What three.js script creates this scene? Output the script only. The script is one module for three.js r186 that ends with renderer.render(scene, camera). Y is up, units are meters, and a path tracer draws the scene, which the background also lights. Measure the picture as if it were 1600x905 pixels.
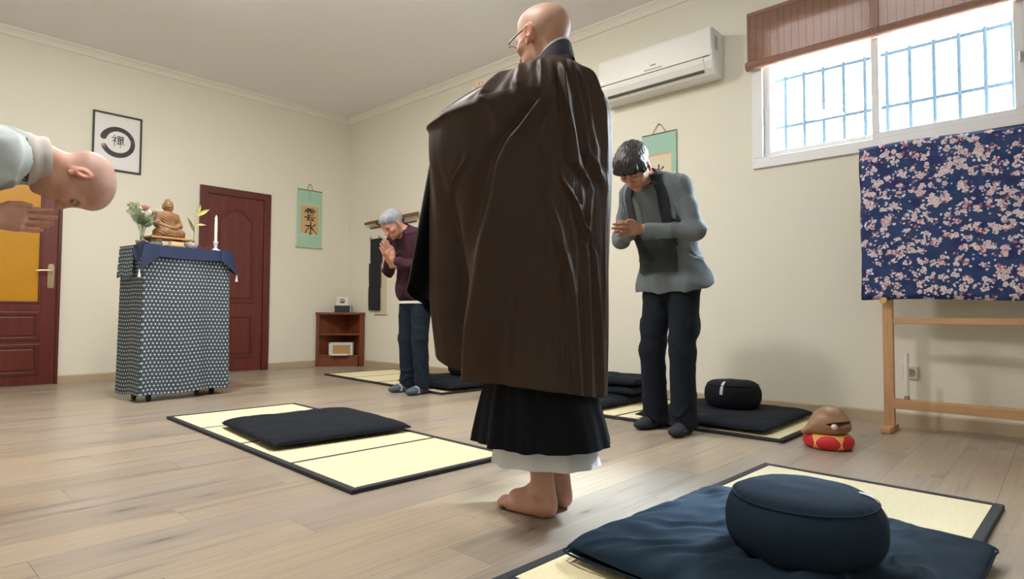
import * as THREE from 'three';
import { RoundedBoxGeometry } from 'three/addons/geometries/RoundedBoxGeometry.js';
import { mergeGeometries, mergeVertices } from 'three/addons/utils/BufferGeometryUtils.js';
import { ImprovedNoise } from 'three/addons/math/ImprovedNoise.js';
import { RectAreaLightUniformsLib } from 'three/addons/lights/RectAreaLightUniformsLib.js';

const D = Math.PI / 180;
const scene = new THREE.Scene();
const renderer = new THREE.WebGLRenderer({ antialias: true });
renderer.toneMapping = THREE.LinearToneMapping;
renderer.toneMappingExposure = 1.17;
renderer.shadowMap.enabled = true;
RectAreaLightUniformsLib.init();

// camera: low, close to one corner, looking across the room
const camera = new THREE.PerspectiveCamera(51.17, 1600 / 905, 0.05, 100);
camera.position.set(0, 0.69, 0);
camera.rotation.order = 'YXZ';
camera.rotation.set(2.25 * D, -47.5 * D, 0.25 * D);
scene.add(camera);

// white overcast sky seen through the window
scene.background = new THREE.Color(0.80, 0.91, 1.0);
scene.backgroundIntensity = 48;
// hazy daylight slanting in through the high window on to the floor round the robed figure
const sun = new THREE.DirectionalLight(new THREE.Color(0.66, 0.84, 1.0), 14);
sun.name = 'window_daylight';
sun.position.set(1.95 + 7.65, 6.57, -1.15 + 0.81); sun.target.position.set(1.95, 0, -1.15);
sun.castShadow = true; sun.shadow.radius = 12; sun.shadow.mapSize.set(2048, 2048);
Object.assign(sun.shadow.camera, { left: -6, right: 6, top: 6, bottom: -6, near: 0.5, far: 20 });
scene.add(sun, sun.target);
// three ceiling lamps just above the frame (their fittings are built further down)
const LAMPS = [[0.95, -2.15, 120, 'over the bowing men side of the room'], [2.45, -3.3, 62, 'over the middle of the room'], [1.4, -4.5, 130, 'near the altar']];

// ---------------------------------------------------------------- helpers
function rng(seed) { let s = seed >>> 0; return () => { s = (s + 0x6D2B79F5) | 0; let t = Math.imul(s ^ (s >>> 15), 1 | s); t = (t + Math.imul(t ^ (t >>> 7), 61 | t)) ^ t; return ((t ^ (t >>> 14)) >>> 0) / 4294967296; }; }
const perlin = new ImprovedNoise();
const noise = (x, y, z) => perlin.noise(x + 31.7, y + 17.3, z + 47.1);
const fbm = (x, y, z, o = 4) => { let a = 0, k = 1, s = 0; for (let i = 0; i < o; i++) { a += k * noise(x, y, z); s += k; k *= 0.5; x *= 2.03; y *= 2.03; z *= 2.03; } return a / s; };
const clamp = (x, a = 0, b = 1) => Math.min(b, Math.max(a, x));
const smooth = (a, b, x) => { const t = clamp((x - a) / (b - a)); return t * t * (3 - 2 * t); };
const mix = (a, b, t) => a + (b - a) * t;
const V = (x, y, z) => new THREE.Vector3(x, y, z);
const used = {};
function numbered(n) { used[n] = (used[n] ?? -1) + 1; return used[n] ? n + '_' + String(used[n]).padStart(3, '0') : n; }
function mesh(name, geo, mat, parent, label) {
  const m = new THREE.Mesh(geo, mat); m.name = name; if (label) m.userData.label = label;
  if (parent) parent.add(m); return m;
}
function tag(o, label, category, group) { o.userData.label = label; o.userData.category = category; if (group) o.userData.group = group; return o; }
function thing(name, label, category, pos = [0, 0, 0], turn = 0, group) {
  const g = new THREE.Group(); g.name = numbered(name); g.position.set(...pos); g.rotation.y = turn; scene.add(g);
  return tag(g, label, category, group);
}
function solo(name, geo, mat, label, category, pos = [0, 0, 0], turn = 0, group) {
  const m = mesh(numbered(name), geo, mat); m.position.set(...pos); m.rotation.y = turn; scene.add(m); return tag(m, label, category, group);
}
function struct(name, geo, mat) { const m = geo ? mesh(name, geo, mat) : new THREE.Group(); m.name = name; m.userData.kind = 'structure'; scene.add(m); return m; }
const box = (w, h, d, x = 0, y = 0, z = 0) => new THREE.BoxGeometry(w, h, d).translate(x, y, z);
const rbox = (w, h, d, x = 0, y = 0, z = 0, r = 0.004, s = 2) => new RoundedBoxGeometry(w, h, d, s, Math.min(r, w / 2.01, h / 2.01, d / 2.01)).translate(x, y, z);
const b2 = (x0, x1, y0, y1, z0, z1) => box(x1 - x0, y1 - y0, z1 - z0, (x0 + x1) / 2, (y0 + y1) / 2, (z0 + z1) / 2);
const rb2 = (x0, x1, y0, y1, z0, z1, r = 0.004) => rbox(x1 - x0, y1 - y0, z1 - z0, (x0 + x1) / 2, (y0 + y1) / 2, (z0 + z1) / 2, r);
const cyl = (r0, r1, h, x = 0, y = 0, z = 0, n = 24) => new THREE.CylinderGeometry(r0, r1, h, n).translate(x, y, z);
const lathe = (pts, n = 40) => new THREE.LatheGeometry(pts.map(([r, y]) => new THREE.Vector2(r, y)), n);
const tube = (pts, r, seg = 24, n = 8) => new THREE.TubeGeometry(new THREE.CatmullRomCurve3(pts.map((p) => V(...p))), seg, r, n);
const merge = (gs) => mergeGeometries(gs.map((g) => { const q = g.index ? g.toNonIndexed() : g; for (const k of Object.keys(q.attributes)) if (!['position', 'normal', 'uv'].includes(k)) q.deleteAttribute(k); return q; }));
function extrude(poly, depth, bevel = 0) {
  const s = new THREE.Shape(poly.map(([x, y]) => new THREE.Vector2(x, y)));
  return new THREE.ExtrudeGeometry(s, { depth, bevelEnabled: bevel > 0, bevelSize: bevel, bevelThickness: bevel, bevelSegments: 2, curveSegments: 12 });
}
function canvasTex(w, h, draw, rx = 1, ry = 1) {
  const c = document.createElement('canvas'); c.width = w; c.height = h; draw(c.getContext('2d'), w, h);
  const t = new THREE.CanvasTexture(c); t.colorSpace = THREE.SRGBColorSpace; t.wrapS = t.wrapT = THREE.RepeatWrapping; t.repeat.set(rx, ry); return t;
}
function dataTex(w, h, fn, srgb = true) {   // fn(u, v) -> [r, g, b] 0..255
  const d = new Uint8Array(w * h * 4);
  for (let j = 0; j < h; j++) for (let i = 0; i < w; i++) { const c = fn(i / w, j / h), k = (j * w + i) * 4; d[k] = clamp(c[0], 0, 255); d[k + 1] = clamp(c[1], 0, 255); d[k + 2] = clamp(c[2], 0, 255); d[k + 3] = 255; }
  const t = new THREE.DataTexture(d, w, h); t.magFilter = THREE.LinearFilter; t.minFilter = THREE.LinearFilter; t.wrapS = t.wrapT = THREE.RepeatWrapping;
  if (srgb) t.colorSpace = THREE.SRGBColorSpace; t.needsUpdate = true; return t;
}
const std = (color, rough = 0.8, o = {}) => new THREE.MeshStandardMaterial({ color, roughness: rough, metalness: 0, ...o });
const phys = (o) => new THREE.MeshPhysicalMaterial(o);
// periodic Catmull-Rom through samples
function crp(a, t) { const n = a.length, i = Math.floor(t), f = t - i, g = (k) => a[((k % n) + n) % n]; const p0 = g(i - 1), p1 = g(i), p2 = g(i + 1), p3 = g(i + 2); return 0.5 * (2 * p1 + (p2 - p0) * f + (2 * p0 - 5 * p1 + 4 * p2 - p3) * f * f + (3 * p1 - p0 - 3 * p2 + p3) * f * f * f); }
function crc(a, t) { const n = a.length - 1; t = clamp(t, 0, n - 1e-6); const i = Math.floor(t), f = t - i, g = (k) => a[clamp(k, 0, n)]; const p0 = g(i - 1), p1 = g(i), p2 = g(i + 1), p3 = g(i + 2); return 0.5 * (2 * p1 + (p2 - p0) * f + (2 * p0 - 5 * p1 + 4 * p2 - p3) * f * f + (3 * p1 - p0 - 3 * p2 + p3) * f * f * f); }
// surface grid from fn(u, v) -> [x, y, z]; u wraps when closed
function gridGeo(nu, nv, fn, closed = false) {
  const pos = [], uv = [], idx = [];
  for (let j = 0; j <= nv; j++) for (let i = 0; i <= nu; i++) { const p = fn(i / nu, j / nv); pos.push(p[0], p[1], p[2]); uv.push(i / nu, j / nv); }
  const w = nu + 1;
  for (let j = 0; j < nv; j++) for (let i = 0; i < nu; i++) { const a = j * w + i; idx.push(a, a + w, a + 1, a + 1, a + w, a + w + 1); }
  const g = new THREE.BufferGeometry();
  g.setAttribute('position', new THREE.Float32BufferAttribute(pos, 3)); g.setAttribute('uv', new THREE.Float32BufferAttribute(uv, 2)); g.setIndex(idx); g.computeVertexNormals();
  if (closed) { const n = g.attributes.normal; for (let j = 0; j <= nv; j++) { const a = j * w, b = a + nu, s = V(n.getX(a) + n.getX(b), n.getY(a) + n.getY(b), n.getZ(a) + n.getZ(b)).normalize(); n.setXYZ(a, s.x, s.y, s.z); n.setXYZ(b, s.x, s.y, s.z); } }
  return g;
}
// ---------------------------------------------------------------- distance fields meshed by surface nets
const P_ = { cap: 0, ell: 1 };
function cap(a, b, ra, rb = ra, k = 0.02, sub = false) { const d = [b[0] - a[0], b[1] - a[1], b[2] - a[2]]; return { t: 0, a, d, dd: d[0] * d[0] + d[1] * d[1] + d[2] * d[2] || 1e-9, ra, rb, k, sub }; }
function ell(c, r, k = 0.02, rot = null, sub = false) { let m = null; if (rot) { const q = new THREE.Matrix4().makeRotationFromEuler(new THREE.Euler(rot[0] * D, rot[1] * D, rot[2] * D)).invert().elements; m = [q[0], q[4], q[8], q[1], q[5], q[9], q[2], q[6], q[10]]; } return { t: 1, c, r, k, m, sub }; }
function prim(p, x, y, z) {
  if (p.t === 0) { const px = x - p.a[0], py = y - p.a[1], pz = z - p.a[2]; let h = (px * p.d[0] + py * p.d[1] + pz * p.d[2]) / p.dd; h = h < 0 ? 0 : h > 1 ? 1 : h; const ax = px - p.d[0] * h, ay = py - p.d[1] * h, az = pz - p.d[2] * h; return Math.sqrt(ax * ax + ay * ay + az * az) - (p.ra + (p.rb - p.ra) * h); }
  let ax = x - p.c[0], ay = y - p.c[1], az = z - p.c[2]; if (p.m) { const m = p.m, bx = m[0] * ax + m[1] * ay + m[2] * az, by = m[3] * ax + m[4] * ay + m[5] * az, bz = m[6] * ax + m[7] * ay + m[8] * az; ax = bx; ay = by; az = bz; }
  const r = p.r, ux = ax / r[0], uy = ay / r[1], uz = az / r[2], k0 = Math.sqrt(ux * ux + uy * uy + uz * uz), vx = ux / r[0], vy = uy / r[1], vz = uz / r[2], k1 = Math.sqrt(vx * vx + vy * vy + vz * vz);
  return k1 < 1e-9 ? -Math.min(r[0], r[1], r[2]) : k0 * (k0 - 1) / k1;
}
function field(prims) {
  return (x, y, z) => {
    let d = 1e3;
    for (let i = 0; i < prims.length; i++) { const p = prims[i]; const e = prim(p, x, y, z), k = p.k; if (p.sub) { const h = clamp(0.5 - 0.5 * (d + e) / k); d = d + (-e - d) * h + k * h * (1 - h); } else { if (e - d > k) continue; if (d - e > k) { d = e; continue; } const h = 0.5 + 0.5 * (d - e) / k; d = d + (e - d) * h - k * h * (1 - h); } }
    return d;
  };
}
function nets(f, lo, hi, cell) {
  const n = [0, 1, 2].map((i) => Math.ceil((hi[i] - lo[i]) / cell) + 1), [nx, ny, nz] = n, F = new Float32Array(nx * ny * nz), at = (i, j, k) => i + nx * (j + ny * k);
  for (let k = 0; k < nz; k++) for (let j = 0; j < ny; j++) for (let i = 0; i < nx; i++) F[at(i, j, k)] = f(lo[0] + i * cell, lo[1] + j * cell, lo[2] + k * cell);
  const id = new Int32Array(nx * ny * nz).fill(-1), pos = [], idx = [];
  const E = [[0, 1], [2, 3], [4, 5], [6, 7], [0, 2], [1, 3], [4, 6], [5, 7], [0, 4], [1, 5], [2, 6], [3, 7]];
  const c = new Float32Array(8);
  for (let k = 0; k < nz - 1; k++) for (let j = 0; j < ny - 1; j++) for (let i = 0; i < nx - 1; i++) {
    let s = 0; for (let q = 0; q < 8; q++) { c[q] = F[at(i + (q & 1), j + ((q >> 1) & 1), k + (q >> 2))]; if (c[q] < 0) s++; }
    if (s === 0 || s === 8) continue;
    let x = 0, y = 0, z = 0, m = 0;
    for (const [a, b] of E) if ((c[a] < 0) !== (c[b] < 0)) { const t = c[a] / (c[a] - c[b]); x += mix(a & 1, b & 1, t); y += mix((a >> 1) & 1, (b >> 1) & 1, t); z += mix(a >> 2, b >> 2, t); m++; }
    id[at(i, j, k)] = pos.length / 3; pos.push(lo[0] + (i + x / m) * cell, lo[1] + (j + y / m) * cell, lo[2] + (k + z / m) * cell);
  }
  const quad = (a, b, c2, d, flip) => { if (a < 0 || b < 0 || c2 < 0 || d < 0) return; if (flip) idx.push(a, c2, b, a, d, c2); else idx.push(a, b, c2, a, c2, d); };
  for (let k = 1; k < nz - 1; k++) for (let j = 1; j < ny - 1; j++) for (let i = 1; i < nx - 1; i++) {
    const v = F[at(i, j, k)] < 0;
    if (v !== F[at(i + 1, j, k)] < 0) quad(id[at(i, j - 1, k - 1)], id[at(i, j, k - 1)], id[at(i, j, k)], id[at(i, j - 1, k)], !v);
    if (v !== F[at(i, j + 1, k)] < 0) quad(id[at(i - 1, j, k - 1)], id[at(i - 1, j, k)], id[at(i, j, k)], id[at(i, j, k - 1)], !v);
    if (v !== F[at(i, j, k + 1)] < 0) quad(id[at(i - 1, j - 1, k)], id[at(i, j - 1, k)], id[at(i, j, k)], id[at(i - 1, j, k)], !v);
  }
  const g = new THREE.BufferGeometry(), nor = new Float32Array(pos.length), e = cell * 0.4;
  for (let i = 0; i < pos.length; i += 3) { const x = pos[i], y = pos[i + 1], z = pos[i + 2]; const a = f(x + e, y, z) - f(x - e, y, z), b = f(x, y + e, z) - f(x, y - e, z), d = f(x, y, z + e) - f(x, y, z - e), l = Math.hypot(a, b, d) || 1; nor[i] = a / l; nor[i + 1] = b / l; nor[i + 2] = d / l; }
  g.setAttribute('position', new THREE.Float32BufferAttribute(pos, 3)); g.setAttribute('normal', new THREE.Float32BufferAttribute(nor, 3)); g.setIndex(idx); return g;
}
function paint(g, fn) { const p = g.attributes.position, c = new Float32Array(p.count * 3); for (let i = 0; i < p.count; i++) { const q = fn(p.getX(i), p.getY(i), p.getZ(i)); c[i * 3] = q[0]; c[i * 3 + 1] = q[1]; c[i * 3 + 2] = q[2]; } g.setAttribute('color', new THREE.BufferAttribute(c, 3)); return g; }
const joined = (gs) => mergeGeometries(gs.map((g) => { const q = g.clone(); if (q.attributes.uv) q.deleteAttribute('uv'); return q; }));
// ---------------------------------------------------------------- the room
const XR = 4.5, ZB = -7.12, XL = -1.35, ZF = 1.7, HC = 3.30;
const wallTex = dataTex(256, 256, (u, v) => { const n = 128 + 60 * noise(u * 64, v * 64, 1) + 50 * noise(u * 23, v * 23, 3); return [n, n, n]; }, false);
wallTex.repeat.set(3, 3);
const M = {};
M.wall = std(new THREE.Color(0.77, 0.75, 0.645), 0.9, { bumpMap: wallTex, bumpScale: 0.0006 });
M.ceil = std(new THREE.Color(0.86, 0.86, 0.88), 0.95);
M.crown = std(new THREE.Color(0.80, 0.77, 0.70), 0.85);
M.base = std(new THREE.Color(0.45, 0.36, 0.25), 0.55);
struct('wall_back', b2(XL - 0.2, XR + 0.25, -0.15, HC, ZB - 0.2, ZB), M.wall);
struct('wall_left', b2(XL - 0.2, XL, -0.15, HC, ZB, ZF), M.wall);
struct('wall_front', b2(XL - 0.2, XR + 0.25, -0.15, HC, ZF, ZF + 0.2), M.wall);
const WZ0 = -1.62, WZ1 = -0.14, WY0 = 1.83, WY1 = 2.78;     // window opening
struct('wall_right', merge([b2(XR, XR + 0.25, -0.15, WY0, ZB, ZF), b2(XR, XR + 0.25, WY1, HC, ZB, ZF), b2(XR, XR + 0.25, WY0, WY1, ZB, WZ0), b2(XR, XR + 0.25, WY0, WY1, WZ1, ZF)]), M.wall);
struct('ceiling', b2(XL - 0.2, XR + 0.25, HC, HC + 0.2, ZB - 0.2, ZF + 0.2), M.ceil);
// cove moulding under the ceiling and baseboards
const cove = [[0, 0], [0.065, 0], [0.062, -0.012], [0.045, -0.022], [0.028, -0.04], [0.018, -0.058], [0.014, -0.072], [0, -0.075]];
function coveRun(len) { return extrude(cove, len); }
{
  const back = coveRun(XR - XL); back.rotateY(-Math.PI / 2); back.scale(1, 1, 1);           // profile x -> +z, length -> -x
  back.translate(XR, HC, ZB); struct('trim_1', back, M.crown);
  const right = coveRun(ZF - ZB); right.rotateY(Math.PI); right.translate(XR, HC, ZF); struct('trim_2', right, M.crown);
  const left = coveRun(ZF - ZB); left.translate(XL, HC, ZB); struct('trim_3', left, M.crown);
}
const bbProf = (h = 0.078, t = 0.013) => [[0, 0], [t, 0], [t, h - 0.01], [t * 0.5, h], [0, h]];
{
  const seg = (x0, x1) => extrude(bbProf(), x1 - x0).rotateY(-Math.PI / 2).translate(x1, 0, ZB);
  struct('baseboard_back', merge([seg(XL, 0.36), seg(1.345, 2.585), seg(3.41, XR)]), M.base);
  struct('baseboard_right', extrude(bbProf(), ZF - ZB).rotateY(Math.PI).translate(XR, 0, ZF), M.base);
  struct('baseboard_left', extrude(bbProf(), ZF - ZB).translate(XL, 0, ZB), M.base);
}
// ---------------------------------------------------------------- laminate floor, plank by plank
{
  const floor = struct('floor');
  mesh('underlay', b2(XL, XR, -0.15, -0.010, ZB, ZF), std(0x8a7660, 0.9), floor);
  const R = rng(11), mats = [];
  for (let k = 0; k < 9; k++) {
    const tone = 0.93 + 0.12 * R(), ox = R() * 50, warm = (R() - 0.5) * 8, knots = [];
    const nk = [1, 0, 0, 2, 0, 1, 0, 0, 1][k]; for (let i = 0; i < nk; i++) knots.push([0.12 + 0.76 * R(), 0.2 + 0.6 * R(), 0.5 + 0.6 * R()]);
    const t = dataTex(640, 112, (u, v) => {
      const X = u * 1.28, Y = v * 0.192; let warp = 0, dark = 0;
      for (const [ku, kv, s] of knots) { const dx = (u - ku) * 1.28, dy = (v - kv) * 0.192; const q = Math.exp(-(dx * dx) / (0.012 * s) - (dy * dy) / (0.0009 * s)); warp += q * 0.03 * Math.sign(dy || 1); const e = Math.exp(-(dx * dx) / (0.0011 * s) - (dy * dy) / (0.00006 * s)); dark += e * 0.30 + q * 0.10; }
      const y2 = Y + warp * 0.6 + 0.006 * noise(X * 2.2, Y * 8, ox);
      const streak = fbm(X * 1.5 + ox, y2 * 55, ox, 4), fine = noise(X * 9, y2 * 420, ox + 5), broad = fbm(X * 1.1 + ox, y2 * 14, ox + 9, 3);
      const m = smooth(0.16, 0.55, broad + 0.35 * streak);
      let b = tone * (1 + 0.11 * streak + 0.05 * fine - 0.20 * m) * (1 - clamp(dark, 0, 0.7));
      return [160 * b + warm * 0.5, 147 * b, 130 * b - warm];
    });
    mats.push(std(0xffffff, 0.34, { map: t, roughness: 0.30 + 0.06 * R() }));
  }
  const PW = 0.192, PL = 1.28, gap = 0.0009, cache = {};
  const geo = (len, dep) => { const k = len.toFixed(4) + '_' + dep.toFixed(4); return cache[k] ??= (() => { const g = box(len - gap, 0.010, dep - gap, 0, -0.005, 0); const uv = g.attributes.uv; for (let i = 0; i < uv.count; i++) uv.setX(i, uv.getX(i) * len / PL); return g; })(); };
  let row = 0;
  for (let z = ZB; z < ZF - 0.01; z += PW, row++) {
    const dep = Math.min(PW, ZF - z); let x = XL - [0, 0.43, 0.86, 0.2, 0.64, 1.05][row % 6];
    while (x < XR - 0.005) {
      const x0 = Math.max(x, XL), x1 = Math.min(x + PL, XR);
      if (x1 - x0 > 0.02) { const p = mesh('plank', geo(x1 - x0, dep), mats[Math.floor(R() * mats.length)], floor); p.position.set((x0 + x1) / 2, 0, z + dep / 2); if (R() < 0.5) p.rotation.y = Math.PI; }
      x += PL;
    }
  }
}
// ---------------------------------------------------------------- doors
function woodTex(c0, c1, sx, sy, seed) { return dataTex(256, 256, (u, v) => { const s = fbm(u * sx, v * sy, seed, 4) * 0.5 + 0.5, f = noise(u * sx * 6, v * sy * 0.7, seed + 3) * 0.12; const t = clamp(s * 1.3 - 0.15 + f); return [mix(c0[0], c1[0], t), mix(c0[1], c1[1], t), mix(c0[2], c1[2], t)]; }); }
M.mahog = std(0xffffff, 0.42, { map: woodTex([78, 27, 21], [112, 45, 33], 22, 2.2, 4) });
M.mahogFrame = std(0xffffff, 0.40, { map: woodTex([72, 25, 20], [102, 40, 30], 20, 2, 8) });
M.brass = std(new THREE.Color(0.80, 0.66, 0.42), 0.28, { metalness: 1 });
function doorHandle(parent, x, y, z, dir) {
  const plate = extrude([[-0.021, -0.11], [0.021, -0.11], [0.023, -0.09], [0.023, 0.09], [0.015, 0.115], [-0.015, 0.115], [-0.023, 0.09], [-0.023, -0.09]], 0.006, 0.002).translate(x, y, z);
  const h = mesh('handle', merge([plate, cyl(0.012, 0.014, 0.02, 0, 0, 0, 20).rotateX(Math.PI / 2).translate(x, y + 0.05, z + 0.018), tube([[x, y + 0.05, z + 0.03], [x + dir * 0.012, y + 0.05, z + 0.048], [x + dir * 0.05, y + 0.054, z + 0.05], [x + dir * 0.12, y + 0.047, z + 0.048]], 0.0085)]), M.brass, parent, 'brass lever handle on a long plate');
  return h;
}
function archPanel(x0, x1, y0, yTop, rise, inset) {     // outline of a raised panel with a curved shoulder arch
  const a = x0 + inset, b = x1 - inset, y = yTop - inset, w = b - a, p = [[a, y0 + inset], [b, y0 + inset], [b, y - rise]];
  const n = 24; for (let i = 0; i <= n; i++) { const t = i / n, x = b - w * t; const s = smooth(0.04, 0.30, t) * (1 - smooth(0.70, 0.96, t)); p.push([x, y - rise + rise * s * (0.82 + 0.18 * Math.sin(Math.PI * clamp((t - 0.2) / 0.6)))]); }
  p.push([a, y - rise]); return p;
}
function ring(outer, inner, depth) { const s = new THREE.Shape(outer.map(([x, y]) => new THREE.Vector2(x, y))); s.holes.push(new THREE.Path(inner.map(([x, y]) => new THREE.Vector2(x, y)))); return new THREE.ExtrudeGeometry(s, { depth, bevelEnabled: true, bevelSize: 0.004, bevelThickness: 0.004, bevelSegments: 2 }); }
const rect = (x0, x1, y0, y1) => [[x0, y0], [x1, y0], [x1, y1], [x0, y1]];
{
  // door_2: closed mahogany door behind the altar
  const d = struct('door_2'); d.position.set(0, 0, ZB);
  const x0 = 2.59, x1 = 3.405, yt = 2.115, fw = 0.082;
  mesh('door_frame', merge([rb2(x0, x0 + fw, 0, yt, 0, 0.032), rb2(x1 - fw, x1, 0, yt, 0, 0.032), rb2(x0 + fw, x1 - fw, yt - fw, yt, 0, 0.032)]), M.mahogFrame, d);
  const a = x0 + fw + 0.003, b = x1 - fw - 0.003;
  const slab = mesh('door_leaf', b2(a, b, 0.008, yt - fw - 0.003, 0.0, 0.014), M.mahog, d);
  const up0 = 0.80, up1 = 1.90, pa = a + 0.10, pb = b - 0.10;
  mesh('panel', ring(archPanel(pa, pb, up0, up1, 0.11, 0), archPanel(pa, pb, up0, up1, 0.11, 0.03), 0.008).translate(0, 0, 0.012), M.mahogFrame, slab, 'arched panel moulding');
  mesh('panel', extrude(archPanel(pa, pb, up0, up1, 0.10, 0.055), 0.006, 0.006).translate(0, 0, 0.012), M.mahog, slab);
  mesh('panel', ring(rect(pa, pb, 0.16, 0.66), rect(pa + 0.03, pb - 0.03, 0.19, 0.63), 0.008).translate(0, 0, 0.012), M.mahogFrame, slab);
  mesh('panel', extrude(rect(pa + 0.055, pb - 0.055, 0.215, 0.605), 0.006, 0.006).translate(0, 0, 0.012), M.mahog, slab);
  doorHandle(d, a + 0.055, 1.05, 0.016, 1);
  // door_1: glazed door beyond the bowing man
  const e = struct('door_1'); e.position.set(0, 0, ZB);
  const c0 = 0.37, c1 = 1.345;
  mesh('door_frame', merge([rb2(c0, c0 + 0.07, 0, 2.115, 0, 0.03), rb2(c1 - 0.028, c1, 0, 2.115, 0, 0.03), rb2(c0 + 0.07, c1 - 0.028, 2.045, 2.115, 0, 0.03)]), M.mahogFrame, e);
  const l0 = c0 + 0.073, l1 = c1 - 0.031, g0 = l0 + 0.12, g1 = 1.195, gy0 = 0.765, gy1 = 1.93;
  const leaf = mesh('door_leaf', merge([rb2(l0, g0, 0.008, 2.04, 0, 0.02), rb2(g1, l1, 0.008, 2.04, 0, 0.02), b2(g0, g1, 0.008, gy0, 0, 0.0195), b2(g0, g1, gy1, 2.04, 0, 0.0195)]), M.mahog, e);
  mesh('glass_bead', ring(rect(g0 - 0.004, g1 + 0.004, gy0 - 0.004, gy1 + 0.004), rect(g0 + 0.014, g1 - 0.014, gy0 + 0.014, gy1 - 0.014), 0.006).translate(0, 0, 0.014), M.mahogFrame, leaf);
  const gt = dataTex(128, 128, (u, v) => { const n = fbm(u * 18, v * 18, 2, 3); return [192 + 18 * n, 138 + 16 * n, 26 + 10 * n]; }); gt.repeat.set(3, 5);
  mesh('pane', b2(g0, g1, gy0, gy1, 0.004, 0.010), std(0xffffff, 0.30, { map: gt }), leaf, 'amber yellow textured glass pane');
  for (const [y0, y1] of [[0.42, 0.68], [0.10, 0.38]]) {
    mesh('panel', ring(rect(g0, g1, y0, y1), rect(g0 + 0.025, g1 - 0.025, y0 + 0.025, y1 - 0.025), 0.006).translate(0, 0, 0.018), M.mahogFrame, leaf);
    mesh('panel', extrude(rect(g0 + 0.05, g1 - 0.05, y0 + 0.05, y1 - 0.05), 0.004, 0.006).translate(0, 0, 0.019), M.mahog, leaf);
  }
  doorHandle(e, 1.268, 1.02, 0.022, -1);
}
// ---------------------------------------------------------------- window, grille, blind
M.pvc = std(new THREE.Color(0.80, 0.82, 0.84), 0.35);
M.glass = phys({ color: 0xffffff, roughness: 0.0, transmission: 1, thickness: 0, ior: 1.45 });
{
  const w = struct('window_1');
  const zo0 = -1.69, zo1 = -0.07, yo0 = 1.765, yo1 = 2.86;
  const frameRun = (z0, z1, y0, y1, x0, x1, t, tb = t) => merge([rb2(x0, x1, y0, y0 + tb, z0, z1), rb2(x0, x1, y1 - t, y1, z0, z1), rb2(x0, x1, y0 + tb, y1 - t, z0, z0 + t), rb2(x0, x1, y0 + tb, y1 - t, z1 - t, z1)]);
  mesh('window_frame', frameRun(zo0, zo1, yo0, yo1, XR - 0.022, XR + 0.06, 0.075), M.pvc, w);
  const sash = (z0, z1, x) => { const s = mesh('sash', frameRun(z0, z1, 1.84, 2.785, x, x + 0.03, 0.045, 0.04), M.pvc, w); mesh('pane', b2(x + 0.012, x + 0.017, 1.88, 2.74, z0 + 0.045, z1 - 0.045), M.glass, s); return s; };
  sash(-1.615, -0.868, XR + 0.012); sash(-0.913, -0.145, XR - 0.018);
  mesh('latch', rb2(XR - 0.04, XR - 0.018, 2.14, 2.2, -0.165, -0.153), std(0xb8bcc0, 0.4), w);
  mesh('sill_bracket', rb2(XR - 0.04, XR - 0.022, 1.775, 1.787, -0.99, -0.93), std(0x9a8f86, 0.5), w);
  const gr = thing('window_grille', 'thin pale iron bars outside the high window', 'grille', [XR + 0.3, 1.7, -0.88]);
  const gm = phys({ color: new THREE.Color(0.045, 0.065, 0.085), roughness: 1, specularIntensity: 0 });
  const zs = []; for (let i = -6; i <= 6; i++) zs.push(i * 0.135);
  for (const z of zs) mesh('bar', cyl(0.0125, 0.0125, 0.80, 0, 0.42, z, 10), gm, gr);
  for (const y of [0.06, 0.43, 0.80]) mesh('cross_bar', rbox(0.008, 0.024, 1.8, 0, y, 0, 0.002), gm, gr);
  // bamboo blind, half rolled up
  const bl = thing('bamboo_blind', 'reddish brown bamboo blind rolled up at the top of the window', 'blind', [XR - 0.05, 2.50, -0.88]);
  const bam = std(0xffffff, 0.7, { map: woodTex([118, 86, 72], [158, 122, 102], 3, 30, 21) });
  const slats = [], N = 44, L = 1.66;
  for (let i = 0; i < N; i++) slats.push(box(0.003, 0.0068, L, 0, 0.062 + i * 0.0079, 0));
  const sc = mesh('slat_screen', merge(slats), bam, bl); sc.userData.kind = 'stuff';
  const th = []; for (let i = 0; i < 34; i++) th.push(cyl(0.0012, 0.0012, 0.35, -0.0025, 0.235, -L / 2 + 0.02 + i * (L - 0.04) / 33, 5));
  const tm = mesh('threads', merge(th), std(0x6a4a3c, 0.9), bl); tm.userData.kind = 'stuff';
  mesh('headrail', rbox(0.03, 0.03, L, 0.008, 0.415, 0), bam, bl);
  const roll = []; for (let i = 0; i < 26; i++) { const a = i / 26 * 6.283; roll.push(box(0.004, 0.0075, L + 0.01, 0.031, 0, 0).rotateZ(a)); }
  roll.push(cyl(0.030, 0.030, L, 0, 0, 0, 18).rotateX(Math.PI / 2), cyl(0.012, 0.012, L + 0.02, 0, 0, 0, 12).rotateX(Math.PI / 2));
  mesh('rolled_slats', merge(roll).translate(-0.002, 0.028, 0), std(0xffffff, 0.7, { map: bam.map }), bl);
  for (const z of [-0.6, 0.02, 0.6]) mesh('cord', merge([cyl(0.002, 0.002, 0.36, -0.008, 0.24, z, 6), new THREE.TorusGeometry(0.036, 0.002, 6, 24).rotateY(Math.PI / 2).rotateY(Math.PI / 2).translate(-0.002, 0.028, z)]), std(0x8a6a58, 0.9), bl);
}
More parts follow.
